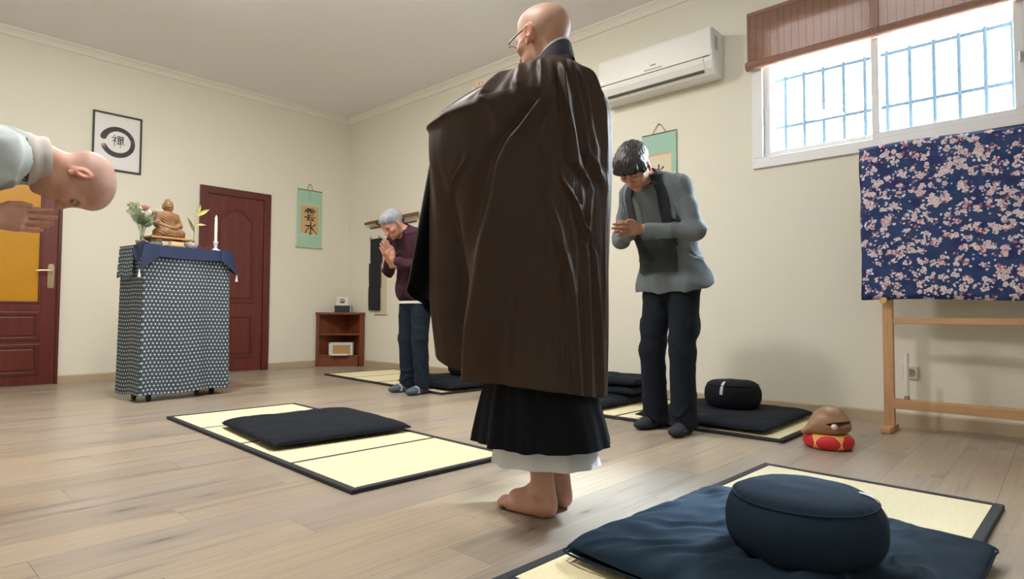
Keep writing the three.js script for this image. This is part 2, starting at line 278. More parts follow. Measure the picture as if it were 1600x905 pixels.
// ---------------------------------------------------------------- ceiling lamps
for (const [i, [x, z, I, where]] of LAMPS.entries()) {
  const l = thing('ceiling_lamp', 'round opal ceiling lamp ' + where, 'ceiling lamp', [x, HC - 0.11, z]);
  mesh('rim', lathe([[0, 0.11], [0.21, 0.11], [0.215, 0.09], [0.205, 0.08], [0, 0.08]], 40), M.pvc, l);
  mesh('diffuser', lathe([[0.2, 0.082], [0.205, 0.06], [0.18, 0.03], [0.12, 0.012], [0, 0.002]], 40), std(0xffffff, 0.5, { emissive: new THREE.Color(1, 0.94, 0.86), emissiveIntensity: 1.2 }), l);
const p = new THREE.RectAreaLight(new THREE.Color(1.0, 0.955, 0.91), I, 0.35, 0.35); p.position.set(x, HC - 0.114, z); p.lookAt(x, 0, z); scene.add(p); p.name = 'lamp_' + i; const q = new THREE.PointLight(p.color, I * (i === 1 ? 0.03 : 0.018), 0, 2); q.position.set(x, HC - 0.07, z); q.shadow.radius = 4; q.castShadow = true; q.name = 'lamp_glow_' + i; scene.add(q);
}
// ---------------------------------------------------------------- brush writing
function brushStroke(c, pts, w0, w1) {
  for (let i = 0; i < pts.length - 1; i++) { const [x0, y0] = pts[i], [x1, y1] = pts[i + 1], n = 24; for (let k = 0; k <= n; k++) { const t = k / n, q = (i + t) / (pts.length - 1); c.beginPath(); c.arc(mix(x0, x1, t), mix(y0, y1, t), mix(w0, w1, q) * (0.82 + 0.18 * Math.sin(q * 7)), 0, 7); c.fill(); } }
}
function glyph(c, strokes, x, y, s, w) { for (const st of strokes) { const thin = st.length > 2 ? 0.8 : 0.62; brushStroke(c, st.map(([a, b]) => [x + a * s / 100, y + b * s / 100]), w, w * thin); } }
const ZEN = [[[22, 4], [30, 12]], [[6, 24], [40, 20]], [[38, 21], [8, 54]], [[24, 38], [24, 94]], [[30, 44], [40, 54]], [[48, 8], [62, 8], [62, 24], [48, 24], [48, 8]], [[72, 8], [88, 8], [88, 24], [72, 24], [72, 8]], [[50, 32], [86, 32], [86, 60], [50, 60], [50, 32]], [[50, 46], [86, 46]], [[42, 72], [98, 69]], [[68, 32], [68, 100]]];
const CLOUD = [[[24, 8], [78, 5]], [[12, 22], [8, 36]], [[12, 20], [90, 17], [82, 34]], [[50, 8], [50, 46]], [[28, 26], [38, 30]], [[28, 36], [38, 41]], [[62, 26], [72, 30]], [[62, 36], [72, 41]], [[28, 58], [74, 55]], [[8, 72], [92, 69]], [[48, 71], [26, 94], [76, 89]], [[64, 78], [82, 98]]];
const WATER = [[[50, 2], [51, 94], [40, 84]], [[12, 34], [42, 31], [10, 82]], [[84, 20], [56, 44]], [[54, 42], [96, 88]]];
// ---------------------------------------------------------------- framed ink circle
{
  const g = thing('framed_picture', 'black framed ink circle print with a brushed character inside', 'picture', [1.783, 2.12, ZB]);
  const w = 0.435, h = 0.585, fw = 0.016;
  mesh('frame', merge([rb2(-w / 2, -w / 2 + fw, 0, h, 0, 0.022, 0.002), rb2(w / 2 - fw, w / 2, 0, h, 0, 0.022, 0.002), rb2(-w / 2 + fw, w / 2 - fw, 0, fw, 0, 0.022, 0.002), rb2(-w / 2 + fw, w / 2 - fw, h - fw, h, 0, 0.022, 0.002)]), std(0x1e1b1d, 0.45), g);
  const t = canvasTex(620, 850, (c, W, H) => {
    c.fillStyle = '#e4e3e2'; c.fillRect(0, 0, W, H); const R = rng(5);
    const cx = 318, cy = 415, rx = 205, ry = 205;
    for (let i = 0; i < 60; i++) {   // bristles of the brush
      const q = i / 59, off = (q - 0.5) * 84; let a0 = 3.45, a1 = 3.45 + 5.75 - R() * 0.5; const dry0 = 5.0 + R() * 1.2, dry1 = dry0 + R() * 0.9;
      c.strokeStyle = `rgba(38,38,38,${0.75 + 0.25 * R()})`; c.lineWidth = 2.4 + R() * 1.6; c.beginPath(); let pen = false;
      for (let k = 0; k <= 240; k++) { const a = mix(a0, a1, k / 240), th = 1.02 - 0.30 * Math.sin(k / 240 * 3.14 * 1.1) - 0.25 * smooth(0.8, 1, k / 240); const dry = a > dry0 && a < dry1 && Math.abs(q - 0.5) > 0.1 && R() < 0.9; const r = rx + off * th, x = cx + r * Math.cos(a), y = cy + (ry + off * th) * Math.sin(a); if (dry) { pen = false; continue; } if (pen) c.lineTo(x, y); else { c.moveTo(x, y); pen = true; } }
      c.stroke();
    }
    c.fillStyle = '#2a2a2a'; c.beginPath(); c.arc(cx + rx * Math.cos(3.43), cy + ry * Math.sin(3.43), 43, 0, 7); c.fill();
    glyph(c, ZEN, 225, 308, 185, 9);
  });
  mesh('print', new THREE.PlaneGeometry(w - 2 * fw, h - 2 * fw).translate(0, h / 2, 0.008), std(0xffffff, 0.5, { map: t }), g, 'white print with a black brushed ring and character');
  mesh('backing', b2(-w / 2 + 0.004, w / 2 - 0.004, 0.004, h - 0.004, 0.001, 0.006), std(0x8a7a66, 0.9), g);
}
// ---------------------------------------------------------------- hanging scrolls
M.scrollWood = std(0x6e5a48, 0.5);
function scroll(name, label, pos, turn, w, h, draw, pendant) {
  const g = thing(name, label, 'scroll', pos, turn);
  const t = canvasTex(256, Math.round(256 * h / w), draw);
  mesh('cloth', gridGeo(6, 24, (u, v) => [(u - 0.5) * w, h * (1 - v), 0.012 + 0.004 * Math.sin(v * 3.1)]).scale(1, 1, 1), std(0xffffff, 0.85, { map: (t.flipY = false, t), side: THREE.DoubleSide }), g);
  mesh('roller', merge([cyl(0.007, 0.007, w, 0, 0, 0, 14).rotateZ(Math.PI / 2), cyl(0.009, 0.009, 0.016, 0, 0, 0, 14).rotateZ(Math.PI / 2).translate(-w / 2 - 0.008, 0, 0), cyl(0.009, 0.009, 0.016, 0, 0, 0, 14).rotateZ(Math.PI / 2).translate(w / 2 + 0.008, 0, 0)]).translate(0, 0, 0.012), std(0xb8b5a8, 0.5), g);
  mesh('top_stave', new THREE.CylinderGeometry(0.005, 0.005, w, 10).rotateZ(Math.PI / 2).translate(0, h, 0.012), M.scrollWood, g);
  mesh('cord', merge([tube([[-w * pendant, h, 0.012], [-w * 0.04, h + 0.075, 0.008], [0, h + 0.08, 0.008]], 0.0025, 12, 6), tube([[w * pendant, h, 0.012], [w * 0.04, h + 0.075, 0.008], [0, h + 0.08, 0.008]], 0.0025, 12, 6)]), std(0x7a5c4a, 0.9), g);
  mesh('nail', cyl(0.004, 0.004, 0.02, 0, 0, 0, 8).rotateX(Math.PI / 2).translate(0, h + 0.08, 0.01), std(0x555555, 0.4, { metalness: 0.8 }), g);
  return g;
}
scroll('hanging_scroll', 'mint green hanging scroll with two brushed characters near the dark door', [3.922, 1.515, ZB], 0, 0.335, 0.735, (c, W, H) => {
  c.fillStyle = '#a6cdb9'; c.fillRect(0, 0, W, H); const R = rng(3);
  for (let i = 0; i < 900; i++) { c.fillStyle = `rgba(255,255,255,${R() * 0.08})`; c.fillRect(R() * W, R() * H, 5, 3); }
  c.fillStyle = '#c8a97e'; c.fillRect(W * 0.13, H * 0.27, W * 0.74, H * 0.49);
  c.fillStyle = '#8ab4a2'; c.fillRect(W * 0.46, 0, 5, H * 0.2); c.fillRect(W * 0.53, 0, 4, H * 0.2);
  c.fillStyle = '#d9c79c'; c.fillRect(W * 0.13, H * 0.255, W * 0.74, H * 0.02); c.fillRect(W * 0.13, H * 0.755, W * 0.74, H * 0.015);
  c.fillStyle = '#2e2117'; glyph(c, CLOUD, W * 0.26, H * 0.31, W * 0.50, 7); glyph(c, WATER, W * 0.27, H * 0.54, W * 0.54, 7);
}, 0.12);
scroll('hanging_scroll', 'pale mint scroll hung by a cord behind the dark haired man', [XR, 1.42, -2.465], -Math.PI / 2, 0.315, 0.77, (c, W, H) => {
  c.fillStyle = '#9fc4b4'; c.fillRect(0, 0, W, H); c.fillStyle = '#cfa98a'; c.fillRect(W * 0.14, H * 0.22, W * 0.72, H * 0.02); c.fillStyle = '#d8cdb4'; c.fillRect(W * 0.14, H * 0.24, W * 0.72, H * 0.52);
  c.fillStyle = '#3a2c22'; glyph(c, WATER, W * 0.3, H * 0.34, W * 0.4, 6); glyph(c, CLOUD, W * 0.3, H * 0.52, W * 0.4, 5);
}, 0.2);
// ---------------------------------------------------------------- long stick on its wall rack and the folded black strip below
{
  const g = thing('wooden_stick', 'long flat wooden stick lying on a wall rack behind the grey haired man', 'stick', [XR, 1.80, -6.1], -Math.PI / 2);
  const wm = std(0xffffff, 0.5, { map: woodTex([92, 60, 40], [140, 98, 66], 3, 14, 31) });
  mesh('blade', extrude([[-0.54, 0.018], [-0.2, 0.022], [0.1, 0.026], [0.54, 0.032], [0.545, 0.05], [0.54, 0.07], [0.1, 0.064], [-0.2, 0.056], [-0.54, 0.046], [-0.55, 0.032]], 0.010, 0.003).translate(0, 0, 0.055), wm, g);
  const rk = thing('stick_rack', 'small dark wooden rack with hooks carrying the long stick', 'wall rack', [XR, 1.80, -5.95], -Math.PI / 2);
  for (const x of [-0.42, 0.02]) mesh('bracket', merge([rbox(0.05, 0.10, 0.012, x, 0.03, 0.006), rbox(0.03, 0.014, 0.075, x, 0.003, 0.04), rbox(0.03, 0.04, 0.010, x, 0.016, 0.078)]), std(0x4a3024, 0.5), rk);
  mesh('rail', rbox(0.95, 0.022, 0.014, -0.18, -0.022, 0.007), std(0x6b4d38, 0.5), rk);
  const s = thing('folded_cloth_strip', 'long black folded cloth strip hanging on the wall by two clips', 'cloth strip', [XR, 0.72, -6.47], -Math.PI / 2);
  const bm = std(0x1c2026, 0.85), hgt = 0.91;
  for (const [y0, y1, dx, dz] of [[0.0, 0.30, 0.012, 0.020], [0.30, 0.60, 0.004, 0.026], [0.60, 0.91, -0.008, 0.020]]) mesh('cloth_fold', gridGeo(10, 10, (u, v) => { const a = u * Math.PI * 2; const px = Math.sign(Math.cos(a)) * Math.pow(Math.abs(Math.cos(a)), 0.3) * 0.125, pz = Math.sin(a) * (0.010 + 0.006 * Math.sin(v * 3.14)); return [-(px + dx - 0.02 * (y0 + v * (y1 - y0))), mix(y1, y0, v), dz + pz]; }, true), bm, s);
  for (const x of [-0.1, 0.085]) mesh('clip', merge([rbox(0.02, 0.05, 0.016, x, hgt - 0.005, 0.022), new THREE.TorusGeometry(0.012, 0.002, 6, 16).translate(x, hgt + 0.03, 0.02)]), std(0x8a8175, 0.4, { metalness: 0.6 }), s);
  const k = thing('paper_scroll', 'plain pale paper strip hanging behind the black cloth strip', 'paper strip', [XR, 0.665, -6.36], -Math.PI / 2);
  mesh('sheet', gridGeo(4, 12, (u, v) => [(0.5 - u) * 0.24, 0.96 * (1 - v), 0.004 + 0.002 * Math.sin(v * 4)]), std(0xcfc3a8, 0.9, { side: THREE.DoubleSide }), k);
  mesh('roller', cyl(0.006, 0.006, 0.27, 0, 0, 0, 10).rotateZ(Math.PI / 2).translate(0, 0, 0.007), std(0xa09076, 0.6), k);
}
// ---------------------------------------------------------------- air conditioner
{
  const g = thing('air_conditioner', 'white split air conditioner high on the wall beside the window', 'air conditioner', [XR, 2.50, -2.42], -Math.PI / 2);
  const am = std(new THREE.Color(0.78, 0.77, 0.75), 0.38), L = 1.0;
  // profile: x = out of the wall, y = up; extruded along the length
  const prof = [[0, 0.02], [0.02, 0.008], [0.10, 0.0], [0.15, 0.012], [0.185, 0.05], [0.205, 0.10], [0.212, 0.16], [0.212, 0.32], [0.205, 0.345], [0.19, 0.352], [0, 0.352]];
  const bodyG = extrude(prof, L, 0.003).rotateY(-Math.PI / 2).translate(L / 2, 0, 0);
  mesh('casing', bodyG, am, g);
  mesh('front_panel', extrude([[0.208, 0.135], [0.218, 0.137], [0.219, 0.325], [0.212, 0.347], [0.208, 0.347]], L - 0.004, 0.002).rotateY(-Math.PI / 2).translate((L - 0.004) / 2, 0, 0), am, g);
  const flap = extrude([[0.186, 0.048], [0.205, 0.092], [0.2125, 0.127], [0.2165, 0.127], [0.209, 0.09], [0.190, 0.044]], L - 0.12, 0.001).rotateY(-Math.PI / 2).translate((L - 0.12) / 2, 0, 0);
  mesh('louver_flap', flap, am, g);
  mesh('outlet', b2(-L / 2 + 0.07, L / 2 - 0.07, 0.028, 0.046, 0.13, 0.187), std(0x4b4a48, 0.7), g);
  mesh('seam', b2(-L / 2 + 0.012, L / 2 - 0.012, 0.128, 0.135, 0.19, 0.2145), std(0x5a5957, 0.7), g);
  mesh('display', rbox(0.16, 0.014, 0.004, 0.02, 0.155, 0.219, 0.001), std(0x9a9a9a, 0.3), g);
  mesh('badge', rbox(0.05, 0.011, 0.002, 0.02, 0.186, 0.2205, 0.0005), std(0x77736e, 0.4), g);
  mesh('label', b2(-L / 2 + 0.012, -L / 2 + 0.05, 0.155, 0.165, 0.2185, 0.2205), std(0xf4f4f0, 0.4), g);
  const vents = []; for (let i = 0; i < 7; i++) vents.push(b2(L / 2 + 0.002, L / 2 + 0.0045, 0.20 + i * 0.016, 0.207 + i * 0.016, 0.10, 0.145));
  mesh('side_vent', merge(vents), std(0x8f8e8b, 0.6), g);
  mesh('pipe_cover', rbox(0.05, 0.03, 0.03, -L / 2 - 0.02, 0.02, 0.02), am, g);
}
// ---------------------------------------------------------------- corner shelf with its things
M.shelfWood = std(0xffffff, 0.45, { map: woodTex([96, 46, 26], [134, 72, 42], 4, 10, 41) });
{
  const g = thing('corner_shelf', 'low reddish brown corner shelf in the far corner of the room', 'shelf', [XR, 0, ZB]);
  const P = (o = 0, k = 1) => [[-0.016, 0.016], [-0.455 - o, 0.016], [-0.455 - o, 0.075 + o * 0.4], [-0.075 - o * 0.4, 0.415 + o], [-0.016, 0.415 + o]];
  const slab = (y, t, o) => { const q = P(o).map(([x, z]) => [x, -z]); return extrude(q.reverse(), t, 0.002).rotateX(-Math.PI / 2).translate(0, y, 0); };
  mesh('top_board', slab(0.665, 0.024, 0.018), M.shelfWood, g);
  mesh('shelf_board', slab(0.40, 0.016, -0.004), M.shelfWood, g);
  mesh('shelf_board', slab(0.125, 0.016, -0.004), M.shelfWood, g);
  mesh('back_panel', b2(-0.455, -0.016, 0.0, 0.665, 0.014, 0.026), M.shelfWood, g);
  mesh('back_panel', b2(-0.028, -0.016, 0.0, 0.665, 0.026, 0.415), M.shelfWood, g);
  mesh('side_panel', b2(-0.467, -0.452, 0.0, 0.665, 0.016, 0.085), M.shelfWood, g);
  mesh('side_panel', b2(-0.085, -0.016, 0.0, 0.665, 0.412, 0.427), M.shelfWood, g);
  const len = Math.hypot(0.38, 0.34), pl = box(len - 0.02, 0.122, 0.014, 0, 0.061, 0); pl.rotateY(Math.atan2(-0.34, 0.38)); pl.translate(-0.272, 0, 0.238);
  mesh('plinth', pl, M.shelfWood, g);
  const A = -Math.PI / 4 + 0.05;
  const bx = thing('small_box', 'small black box standing on the corner shelf', 'box', [XR - 0.20, 0.691, ZB + 0.21], A);
  mesh('body', rbox(0.19, 0.085, 0.12, 0, 0.0445, 0, 0.004), std(0x23262a, 0.5), bx); mesh('side_plate', rbox(0.016, 0.08, 0.115, 0.105, 0.0425, 0, 0.002), std(0xa8aaa8, 0.4), bx); mesh('lid', rbox(0.2, 0.008, 0.125, 0, 0.092, 0, 0.002), std(0xc8c8c4, 0.4), bx);
  const pf = thing('photo_frame', 'tiny white framed photograph on top of the small black box', 'photo frame', [XR - 0.205, 0.788, ZB + 0.205], A);
  const pt = canvasTex(128, 96, (c, W, H) => { c.fillStyle = '#d9d6cf'; c.fillRect(0, 0, W, H); c.fillStyle = '#4a463f'; c.beginPath(); c.arc(64, 50, 34, 3.14, 6.3); c.fill(); c.fillStyle = '#cfc9be'; c.beginPath(); c.arc(64, 50, 20, 3.14, 6.3); c.fill(); c.fillStyle = '#6a6358'; c.fillRect(34, 52, 60, 34); c.fillStyle = '#3b362f'; c.fillRect(46, 60, 36, 10); });
  mesh('frame', merge([rb2(-0.075, 0.075, 0, 0.012, -0.006, 0.006), rb2(-0.075, 0.075, 0.093, 0.105, -0.006, 0.006), rb2(-0.075, -0.06, 0.012, 0.093, -0.006, 0.006), rb2(0.06, 0.075, 0.012, 0.093, -0.006, 0.006)]), std(0xe8e6e0, 0.5), pf);
  mesh('photograph', b2(-0.06, 0.06, 0.012, 0.093, -0.004, 0.002), std(0xffffff, 0.4, { map: pt }), pf);
  const cb = thing('cardboard_box', 'open white box with a tan front on the lower shelf', 'box', [XR - 0.21, 0.143, ZB + 0.21], A);
  mesh('tray', merge([rb2(-0.15, 0.15, 0, 0.006, -0.06, 0.06, 0.001), rb2(-0.15, 0.15, 0, 0.16, -0.06, -0.054, 0.001), rb2(-0.15, -0.144, 0, 0.16, -0.054, 0.06, 0.001), rb2(0.144, 0.15, 0, 0.16, -0.054, 0.06, 0.001), rb2(-0.144, 0.144, 0, 0.15, 0.054, 0.06, 0.001)]), std(0xcfd2d2, 0.8), cb);
  mesh('print', b2(-0.10, 0.12, 0.02, 0.13, 0.06, 0.0615), std(0xb08a5c, 0.8), cb, 'tan printed patch');
  const pp = thing('paper_sheets', 'loose white papers lying in front of the open box', 'papers', [XR - 0.285, 0.143, ZB + 0.285], A);
  for (let i = 0; i < 3; i++) mesh('sheet', rbox(0.2, 0.006, 0.07, 0, 0.004 + i * 0.007, 0, 0.001).rotateY(0.04 * (i - 1)), std(0xe6e6e4, 0.8), pp);
}
// ---------------------------------------------------------------- cloth covered board on a wooden stand
M.pine = std(0xffffff, 0.55, { map: woodTex([176, 132, 92], [206, 164, 122], 3, 12, 51) });
{
  const bx = 4.20;
  const g = thing('board_stand', 'light pine stand with two rails under the flower cloth', 'stand', [bx, 0, -0.05], 0);
  for (const z of [-0.74, 0.74]) { mesh('upright', rbox(0.034, 1.70, 0.055, 0, 0.85, z, 0.004), M.pine, g); mesh('foot', merge([rbox(0.24, 0.034, 0.05, -0.0, 0.017, z, 0.006)]), M.pine, g); }
  mesh('rail', rbox(0.022, 0.036, 1.44, 0, 0.655, 0, 0.003), M.pine, g);
  mesh('rail', rbox(0.10, 0.05, 1.44, 0.01, 0.165, 0, 0.003), M.pine, g);
  for (const z of [-0.78, 0.78]) mesh('wing_nut', merge([cyl(0.02, 0.022, 0.022, 0, 0, 0, 7), rbox(0.034, 0.012, 0.034, 0, 0.006, 0, 0.004)]).rotateZ(Math.PI / 2).translate(-0.055, 0.775, z - 0.03 * Math.sign(z)), std(0xcaa26c, 0.6), g);
  mesh('board', rbox(0.03, 0.88, 1.68, 0.0, 1.245, 0, 0.004).translate(0.035, 0, 0), std(0x8a7358, 0.7), g);
  const ft = canvasTex(1400, 768, (c, W, H) => {
    c.fillStyle = '#223a68'; c.fillRect(0, 0, W, H); const R = rng(77);
    for (let i = 0; i < 500; i++) { c.fillStyle = R() < 0.5 ? 'rgba(28,20,84,0.35)' : 'rgba(12,44,92,0.4)'; c.beginPath(); c.ellipse(R() * W, R() * H, 12 + R() * 30, 8 + R() * 18, R() * 3, 0, 7); c.fill(); }
    c.lineCap = 'round';
    for (let i = 0; i < 150; i++) { let x = R() * W, y = R() * H, a = R() * 6.3; c.strokeStyle = R() < 0.5 ? 'rgba(92,80,86,0.75)' : 'rgba(120,104,112,0.6)'; c.lineWidth = 1.4 + R() * 1.4; c.beginPath(); c.moveTo(x, y); for (let k = 0; k < 5; k++) { a += (R() - 0.5) * 1.2; x += Math.cos(a) * 16; y += Math.sin(a) * 16; c.lineTo(x, y); } c.stroke(); }
    const blossom = (x, y, r) => { const a0 = R() * 6.3, sh = 196 + R() * 28; for (let k = 0; k < 5; k++) { const a = a0 + k * 1.2566; c.fillStyle = `rgb(${sh},${sh - 14 - R() * 10},${sh - 16 + R() * 8})`; c.beginPath(); c.ellipse(x + Math.cos(a) * r * 0.55, y + Math.sin(a) * r * 0.55, r * 0.52, r * 0.42, a, 0, 7); c.fill(); } c.fillStyle = ['#a8606a', '#8f5a52', '#b98a7c', '#9a4d5c'][Math.floor(R() * 4)]; c.beginPath(); c.arc(x, y, r * 0.22, 0, 7); c.fill(); };
    for (let i = 0; i < 448; i++) { const x = (i % 28 + R() * 1.2) * W / 28, y = (Math.floor(i / 28) + R() * 1.2) * H / 16, n = 1 + Math.floor(R() * R() * 8), s = 4 + n * 2.8; for (let k = 0; k < n; k++) blossom(x + (R() - 0.5) * 2 * s, y + (R() - 0.5) * 2 * s, 7.5 + R() * 4.5); for (let k = 0; k < 7; k++) { c.fillStyle = ['#d8ccd0', '#cfc3c6', '#b4656f', '#e2d8da'][Math.floor(R() * 4)]; c.beginPath(); c.ellipse(x + (R() - 0.5) * 5 * s, y + (R() - 0.5) * 4 * s, 3 + R() * 5, 3 + R() * 3, R() * 3, 0, 7); c.fill(); } }
    for (let i = 0; i < 620; i++) { c.fillStyle = ['#d8ccd0', '#cfc3c6', '#c4b6bb', '#b4656f', '#e2d8da'][Math.floor(R() * 5)]; c.beginPath(); c.ellipse(R() * W, R() * H, 2.5 + R() * 5, 2.5 + R() * 3.5, R() * 3, 0, 7); c.fill(); }
  });
  // cloth drawn over the board: front, wrapped round the edges
  const cw = 1.74, ch = 0.935, cloth = thing('floral_cloth', 'navy cloth with white cherry blossom print drawn over the board', 'cloth', [bx - 0.03, 0.775, -0.05], -Math.PI / 2);
  const wrap = gridGeo(90, 50, (u, v) => {   // u along the board, v top to bottom
    const x = (u - 0.5) * cw, y = ch * (1 - v); const e = Math.min(u, 1 - u) * cw, ey = Math.min(v, 1 - v) * ch;
    const round = 0.022 * (1 - smooth(0, 0.022, e)) + 0.02 * (1 - smooth(0, 0.02, ey));
    return [-x + 0.006 * noise(v * 5, 3, 1) * (1 - smooth(0, 0.2, e)), y + 0.008 * Math.sin(u * 9) * (1 - smooth(0, 0.06, ey)), 0.018 - round + 0.003 * noise(u * 7, v * 4, 9)];
  });
  { const uv = wrap.attributes.uv; for (let i = 0; i < uv.count; i++) uv.setXY(i, 1 - uv.getX(i), 1 - uv.getY(i)); }
  mesh('front_fall', wrap, std(0xffffff, 0.85, { map: ft, side: THREE.DoubleSide }), cloth);
  for (const s of [-1, 1]) mesh('side_hem', gridGeo(4, 40, (u, v) => [s * (cw / 2 - 0.001 + 0.004 * Math.sin(v * 14)), ch * (1 - v) * 0.985 + 0.006, -0.004 - 0.085 * u + 0.01 * Math.sin(v * 9 + u)]), std(0xffffff, 0.85, { map: ft, side: THREE.DoubleSide }), cloth);
  mesh('top_fold', b2(-cw / 2, cw / 2, ch - 0.004, ch - 0.001, -0.08, -0.002), std(0xffffff, 0.85, { map: ft }), cloth);
  // on the wall behind: socket with a plug and a capped white tube standing on the lower rail
  const so = thing('wall_socket', 'round wall socket plate low on the wall behind the pine stand', 'socket', [XR, 0.33, -0.73], -Math.PI / 2);
  mesh('plate', rbox(0.085, 0.085, 0.012, 0, 0, 0.006, 0.006), std(0xd8d0bd, 0.4), so); mesh('ring', new THREE.TorusGeometry(0.022, 0.004, 8, 24).translate(0, 0, 0.013), std(0x9a9184, 0.4), so); mesh('recess', cyl(0.02, 0.02, 0.004, 0, 0, 0, 20).rotateX(Math.PI / 2).translate(0, 0, 0.012), std(0x8a8276, 0.5), so);
  const tb = thing('white_tube', 'slim white tube standing upright on the lower pine rail', 'tube', [bx + 0.02, 0.192, -0.705]);
  mesh('tube_body', cyl(0.013, 0.013, 0.27, 0, 0.135, 0, 20), std(0xe4e2dc, 0.35), tb); mesh('cap', cyl(0.0145, 0.0145, 0.022, 0, 0.011, 0, 20), std(0xa08a7a, 0.5), tb);
}
// ---------------------------------------------------------------- tatami mats
const weave = dataTex(256, 256, (u, v) => { const r = Math.sin(u * 6.2832 * 64), s = Math.sin(v * 6.2832 * 20 + (Math.floor(u * 64) % 2) * 3.14), n = fbm(u * 20, v * 90, 3, 2); const b = 1 + 0.05 * r + 0.03 * s + 0.10 * n; return [230 * b, 219 * b, 180 * b]; });
const weaveBump = dataTex(256, 256, (u, v) => { const q = 128 + 60 * Math.sin(u * 6.2832 * 64) + 40 * Math.sin(v * 6.2832 * 20 + (Math.floor(u * 64) % 2) * 3.14); return [q, q, q]; }, false);
M.tatami = std(0xffffff, 0.62, { map: weave, bumpMap: weaveBump, bumpScale: 0.0005 });
M.matEdge = std(0x23242a, 0.8);
function tatami(label, x, z, turn, w, l, n) {      // length along local z, folding panels
  const g = thing('tatami_mat', label, 'mat', [x, 0, z], turn, 'folding tatami mats');
  const b = 0.032, t = 0.014, pl = l / n;
  const parts = [];
  for (let i = 0; i < n; i++) {
    const z0 = -l / 2 + i * pl, e0 = i ? 0.012 : b, e1 = i < n - 1 ? 0.012 : b;
    const pg = box(w - 2 * b, t, pl - e0 - e1, 0, t / 2 + 0.001, z0 + e0 + (pl - e0 - e1) / 2); const uv = pg.attributes.uv; for (let k = 0; k < uv.count; k++) uv.setXY(k, uv.getX(k) * w * 3.2, uv.getY(k) * pl * 3.2);
    mesh('woven_panel', pg, M.tatami, g);
    if (i) mesh('fold_binding', rbox(w - 2 * b, t + 0.001, 0.023, 0, t / 2 + 0.0015, z0, 0.003), M.matEdge, g);
  }
  for (const s of [-1, 1]) mesh('edge_binding', rbox(b, t + 0.004, l, s * (w / 2 - b / 2), t / 2 + 0.002, 0, 0.005), M.matEdge, g);
  for (const s of [-1, 1]) mesh('edge_binding', rbox(w - 2 * b, t + 0.004, b, 0, t / 2 + 0.002, s * (l / 2 - b / 2), 0.005), M.matEdge, g);
  return g;
}
tatami('folding tatami mat under the flat cushion in front of the altar', 1.775, -3.13, -2.3 * D, 0.86, 2.28, 4);
tatami('folding tatami mat under the grey haired man by the corner', 3.90, -4.93, -4.5 * D, 0.90, 2.16, 4);
tatami('folding tatami mat under the dark haired man along the wall', 3.885, -2.21, -0.5 * D, 0.98, 2.16, 4);
tatami('folding tatami mat nearest to the viewer under the big round cushion', 1.70, -0.645, 90 * D - 2.2 * D, 0.85, 2.22, 4);
// ---------------------------------------------------------------- cushions
const dull = (r, g, b, o = {}) => phys({ color: new THREE.Color(r, g, b), roughness: 0.9, specularIntensity: 0.3, ...o });
M.black = dull(0.011, 0.014, 0.020);
M.navyCloth = dull(0.010, 0.022, 0.038);
function puff(w, l, h, seed, wrinkle = 0.004, droop = 0) {   // flat stuffed square cushion, base at y = 0
  const nu = 180, nv = 180;
  return gridGeo(nu, nv * 2, (u, v) => {
    const side = v < 0.5 ? 1 : 0, q = v < 0.5 ? v * 2 : 2 - v * 2;                // top, then underside back
    let a = (u - 0.5) * 2, b = (q - 0.5) * 2;
    const f = (t) => Math.sign(t) * (1 - Math.pow(1 - Math.abs(t), 1.6));
    a = f(a); b = f(b);
    const edge = Math.pow(Math.max(0, 1 - Math.pow(Math.abs(a), 7)), 0.42) * Math.pow(Math.max(0, 1 - Math.pow(Math.abs(b), 7)), 0.42);
    const cr = 1 - 0.03 * a * a * b * b, wob = 0.012 * noise(a * 2, b * 2, seed);
    const x = a * w / 2 * cr * (1 - 0.015 * (1 - b * b)) + wob * b, z = b * l / 2 * cr * (1 - 0.015 * (1 - a * a)) + wob * a;
    if (!side) return [x, 0.003 + 0.42 * h * (1 - edge), z];
    const wn = noise(a * 1.3 + b * 0.5, b * 4.2 - a * 2.4 + 0.8 * noise(a * 3, b * 3, seed), seed + 4), wr = wrinkle * (1.1 * Math.exp(-Math.pow(wn / 0.20, 2)) * smooth(-0.15, 0.35, noise(a * 1.4, b * 1.4, seed + 6) + 0.25 - 0.25 * a) + 0.35 * noise(a * 5, b * 5, seed + 8));
    const y = 0.42 * h + edge * 0.58 * h * (1 + 0.10 * noise(a * 1.6, b * 1.6, seed + 2)) + wr * edge + droop * smooth(-0.2, -1, a) * smooth(0.2, -1, b);
    return [x, y, z];
  });
}
function zabuton(label, x, y, z, turn, w, l, h, seed, mat, wrinkle, droop) {
  const g = thing('flat_cushion', label, 'cushion', [x, y, z], turn, 'square meditation cushions');
  mesh('cover', puff(w, l, h, seed, wrinkle, droop), mat, g);
  const P = [], n = 18; for (let k = 0; k < 4; k++) for (let i = 0; i < n; i++) { const t = (i / n - 0.5) * 2 * 0.965, c = [[t, -1], [1, t], [-t, 1], [-1, -t]][k]; P.push([c[0] * w / 2 * 0.985, h * 0.42, c[1] * l / 2 * 0.985]); }
  mesh('seam_piping', new THREE.TubeGeometry(new THREE.CatmullRomCurve3(P.map((p) => V(...p)), true), 160, 0.0035, 6, true), mat, g);
  return g;
}
